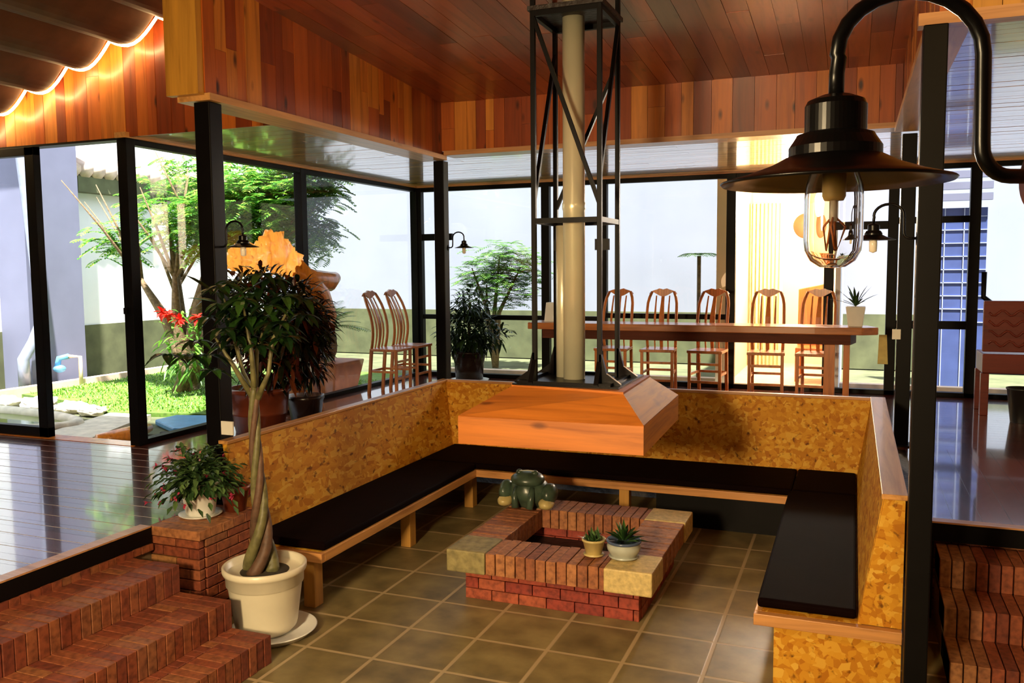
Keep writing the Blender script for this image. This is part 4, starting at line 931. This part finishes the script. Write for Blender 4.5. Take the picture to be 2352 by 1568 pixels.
ring_o=[(-10.0+1.7*math.cos(a)*(1+.06*math.sin(3*a)),7.1+.62*math.sin(a)) for a in [i*math.pi/18 for i in range(36)]]
MB().prism([(p[0]*.95-10.0*.05,p[1]*.95+7.1*.05) for p in ring_o],'z',GZ-.01,GZ+.02).build('water',M['pondw'],pd)
mb=MB(); P=[(p[0],p[1],GZ+.03) for p in ring_o]; mb.tube(P+[P[0],P[1]],.075,8,False); mb.build('rim',M['paleston'],pd,smooth=True)
for i,(x,y,s,l) in enumerate(((-9.35,8.12,.24,'flat pale stone on the far rim of the pond'),(-9.95,8.15,.30,'largest pale stone behind the pond'),(-8.88,8.02,.20,'pale pointed stone between pond and lawn'),(-10.6,8.2,.25,'pale stone at the left end of the pond'))):
    tag(MB().blob((x,y,GZ+.05),(s,s*.6,s*.35),i,.5,18,12,2.2).build('garden_stone',M['paleston'],smooth=True),l,'stone','pale stones around the garden pond')
struct(MB().prism([(-8.05,6.45),(-7.35,6.45),(-7.95,8.05),(-8.55,8.0)],'z',GZ-.02,GZ+.05),'trim_19',M['paleston'],'pale concrete path strip beside the pond','trim')
bl=tag(MB().prism([(-7.6,7.75),(-7.0,7.4),(-6.5,7.45),(-6.45,8.1),(-7.2,8.2),(-7.6,8.1)],'z',GZ-.01,GZ+.06).build('blue_tarp',M['blue'],bevel=.02),'light blue plastic sheet lying beside the lawn behind the corner post','tarp')
tag(MB().tube([(-7.0,7.22,GZ+.02),(-6.8,7.26,GZ+.03),(-6.6,7.3,GZ+.03),(-6.42,7.34,GZ+.03)],.03,8).build('garden_hose',M['black'],smooth=True),'black garden hose in front of the blue plastic sheet','hose')
mb=MB().tube([(-7.2,6.55,GZ+.06),(-7.1,6.8,GZ+.07),(-7.15,7.05,GZ+.07),(-7.3,7.35,GZ+.05)],[.07,.09,.08,.05],10); tag(mb.build('driftwood',M['orangewood'],smooth=True),'brown driftwood log outside the corner post','log')
# tree
tr=thing('garden_tree','multi-stemmed garden tree with bright airy green crown behind the glazing','tree',(-9.1,10.0,GZ))
mb=MB(); stems=[]
tips=[(-10.3,10.0,2.9),(-9.7,10.3,3.2),(-9.2,9.8,3.0),(-8.7,10.2,3.3),(-8.2,10.0,3.1),(-7.7,10.4,3.3),(-7.3,10.1,2.9),(-8.9,10.8,3.2),(-9.9,10.6,2.7)]
for i,tp_ in enumerate(tips):
    b0=Vector((-9.15+rg.gauss(0,.10),10.0+rg.gauss(0,.08),GZ)); mid=Vector((-9.15+(tp_[0]+9.15)*.28+rg.gauss(0,.06),10.0+(tp_[1]-10)*.3,1.55+rg.gauss(0,.12)))
    q1=b0.lerp(mid,.5)+Vector((rg.gauss(0,.05),0,0)); q2=mid.lerp(Vector(tp_),.5)+Vector((rg.gauss(0,.05),0,-.12))
    mb.tube([b0,q1,mid,q2,tp_],[.12,.09,.075,.04,.012],9)
    for k in range(5):
        e=Vector(tp_)+Vector((rg.gauss(0,.5),rg.gauss(0,.4),rg.uniform(.2,.7))); mb.tube([q2,q2.lerp(e,.5)+Vector((0,0,.05)),e],[.03,.018,.006],6)
mb.build('trunk',M['bark'],tr,smooth=True)
mb=MB()
clumps=[((-10.4,10.0,2.75),(.45,.5,.3),60),((-9.7,10.3,3.1),(.8,.7,.45),110),((-8.9,10.1,2.85),(.7,.6,.35),150),((-8.9,10.5,3.6),(.9,.7,.45),130),((-8.0,10.2,3.5),(.75,.6,.5),260),((-7.3,10.3,3.45),(.6,.5,.5),260),((-7.5,10.2,2.85),(.75,.5,.42),260),((-6.95,10.3,3.5),(.33,.4,.35),90),((-6.95,10.2,2.75),(.33,.4,.35),90),((-8.4,9.9,3.05),(.8,.5,.4),240),((-7.6,9.8,3.2),(.9,.5,.5),260),((-8.3,10.0,2.65),(.6,.5,.3),140),((-9.6,10.5,3.8),(.7,.6,.35),60)]
for c_,r_,n_ in clumps:
    for i in range(n_):
        d=Vector((rg.gauss(0,1),rg.gauss(0,1),rg.gauss(0,1))).normalized()*rg.random()**.4; p=Vector(c_)+Vector((d.x*r_[0],d.y*r_[1],d.z*r_[2]))
        a=rg.uniform(0,6.28); frond(mb,p,(math.cos(a),math.sin(a),rg.uniform(-.3,.6)),rg.uniform(.2,.4),8,.040,.13,rg,.4)
mb.build('crown',M['leaf_tree'],tr)
# red anthurium-like flowers and small plants under the tree
rf=thing('red_flower_plant','plant with red flowers at the foot of the garden tree','flower',(-8.5,9.5,GZ))
for c_ in ((-9.1,9.5,1.72),(-8.78,9.5,1.62),(-8.42,9.45,1.66),(-8.95,9.5,1.68)):
    mb=MB()
    for i in range(16): mb.leaf(c_,(rg.gauss(0,1),rg.gauss(0,1),rg.gauss(0,.5)),.13,.07,.2,2)
    mb.build('flower',M['red'],rf)
merge(MB(),leafball((-8.75,9.55,1.25),(.35,.25,.5),150,.2,.05,rg,.4,.3)).build('foliage',M['leaf_cycad'],rf)
# neighbour's tiled eave
mb=MB()
for i in range(26):
    y=9.9+i*.25
    for (x0,z0,x1,z1) in ((-11.9,3.95,-13.2,4.7),): mb.tube([(x0,y,z0),(x1,y,z1)],.13,8)
struct(mb,'roof_eave',M['palclay'],'sunlit pale tiled eave above the left garden wall','roof',smooth=True)
struct(MB().box(-12.2,-11.95,10.75,16,3.62,3.88),'trim_14',M['concrete'],'brown underside beam of the tiled eave','trim')
# back garden plants
bp_=thing('feathery_shrub','feathery pale green shrub behind the back glazing','shrub',(-6.0,14.3,GZ))
mb=MB()
for i in range(620):
    d=Vector((rg.gauss(0,1),rg.gauss(0,1),rg.gauss(0,1))).normalized()*rg.random()**.45; p=Vector((-5.85,14.3,2.12))+Vector((d.x*.78,d.y*.5,d.z*.62)); a=rg.uniform(0,6.28)
    frond(mb,p,(math.cos(a),math.sin(a),rg.uniform(0,.9)),rg.uniform(.22,.42),9,.026,.13,rg,.4)
mb.build('foliage',M['leaf_pale'],bp_)
mb=MB()
for e in ((-6.4,14.2,2.3),(-5.9,14.3,2.5),(-5.5,14.3,2.3),(-6.2,14.4,2.0)): mb.tube([(-6.0,14.3,GZ),(-6.0+rg.gauss(0,.1),14.3,1.5),e],[.06,.04,.01],7)
mb.build('stem',M['bark'],bp_,smooth=True)
lp=thing('narrow_palm','thin pale palm seen beside the bright doorway','shrub',(-2.15,13.0,GZ))
mb=MB()
for i in range(14):
    a=i*2.4; frond(mb,(-2.15,13.0,2.45),(math.cos(a),math.sin(a),.5),.36,12,.02,.12,rg,.5)
mb.build('fronds',M['leaf_pale'],lp); MB().tube([(-2.15,13.0,GZ),(-2.15,13.0,2.45)],.03,7).build('stem',M['bark'],lp,smooth=True)
# dark corrugated gutter behind back glazing
struct(MB().box(XL-.4,XR,12.1,12.35,3.52,3.62),'trim_15',M['concrete'],'grey gutter edge outside the back glazing','trim')
# bright side room seen through the doorway
struct(MB().box(-1.75,-1.62,12.0,15.2,GZ,3.7),'wall_room_left',M['warmwall'],'cream wall of the bright side room','wall')
struct(MB().box(-1.75,-.16,15.2,15.3,GZ,3.7),'wall_room_back',M['warmwall'],'cream back wall of the bright side room','wall')
struct(MB().box(-.22,-.16,11.87,15.2,GZ,3.7),'wall_room_right',M['white_wall'],'right wall of the bright side room','wall')
struct(MB().box(-1.75,-.16,12.0,15.3,3.6,3.7),'ceiling_room',M['corner'],'yellow timber ceiling of the bright side room','ceiling')
struct(MB().box(-1.62,-.22,11.86,15.2,GZ,F-.01),'floor_room',M['kerb'],'pale floor of the bright side room','floor')
gl=thing('ceiling_lamp','glowing white ceiling lamp in the bright side room','lamp',(-.75,13.6,3.45))
MB().lathe([(0,0),(.2,0),(.22,.05),(.2,.1),(0,.11)],(-.75,13.6,3.45),28).build('glowing_body',M['glow'],gl,smooth=True)
MB().tube([(-.75,13.6,3.55),(-.75,13.6,3.6)],.02,8).build('stem',M['black'],gl)
rl=bpy.data.lights.new('room_lamp_light','POINT'); rl.energy=420; rl.color=(1,.88,.70); rl.shadow_soft_size=.2; ro=bpy.data.objects.new('room_lamp_light',rl); COL.objects.link(ro); ro.location=(-.75,13.4,3.2)
cu=thing('curtain','long cream curtain on the left of the bright side room','curtain',(-1.45,14.5,F))
mb=MB(); P=[]
for i in range(41): P.append((-1.58+.5*i/40,14.6+.04*math.sin(i*1.3)))
mb.add([(x,y,z) for z in (F+.02,3.3) for x,y in P],[(i,i+1,i+42,i+41) for i in range(40)]); mb.build('cloth',M['warmwall'],cu,solid=.006)
fan=tag(MB().lathe([(0,0),(.20,0),(.21,.01),(.20,.03),(0,.04)],(0,0,0),28).build('wall_decoration',M['terra'],smooth=True),'round orange decoration on the bright room wall','decoration'); fan.location=(-.75,15.19,2.95); fan.rotation_euler=(R(90),0,0)
sl=tag(MB().box(-1.3,-1.26,14.9,14.95,F,2.6).build('floor_stand',M['furn']),'thin wooden stand in the bright side room','stand')
ac=thing('armchair','pale wooden armchair inside the bright side room','chair',(-.45,12.9,F))
MB().box(-.75,-.27,12.7,13.2,1.05,1.14).build('seat',M['furn'],ac,bevel=.01)
MB().hexa([(-.75,13.18,1.1),(-.27,13.18,1.1),(-.27,13.24,1.1),(-.75,13.24,1.1),(-.75,13.28,1.95),(-.27,13.28,2.05),(-.27,13.34,2.05),(-.75,13.34,1.95)]).build('backrest',M['furn'],ac,bevel=.01)
for x in (-.72,-.30):
    for y in (12.74,13.16): MB().box(x-.03,x+.03,y-.03,y+.03,F,1.06).build('leg',M['furn'],ac)
# blue tiled wall at right
struct(MB().box(1.05,1.75,14.0,14.2,GZ,3.1),'wall_blue_tiles',M['bluetile'],'blue tiled wall block outside the right glazing','wall')
mb=MB()
for k in range(9): mb.box(1.04,1.76,13.985,14.0,1.45+k*.19,1.462+k*.19)
for x in (1.2,1.45): mb.box(x,x+.012,13.985,14.0,GZ,3.1)
struct(mb,'trim_16',M['tileline'],'pale joints of the blue tiled wall','trim')
mb=MB()
for k in range(6): mb.box(1.0,1.8,13.9,14.0,3.2+k*.16,3.3+k*.16)
struct(mb,'trim_17',M['grey_wall'],'pale blue louvre above the tiled block','trim')
kb=tag(MB().tube([(1.45,11.7,2.2),(1.45,11.7,1.9),(1.75,11.7,1.65)],.03,8).build('bent_pipe',M['black'],smooth=True),'bent black pipe behind the carved armchair','pipe')
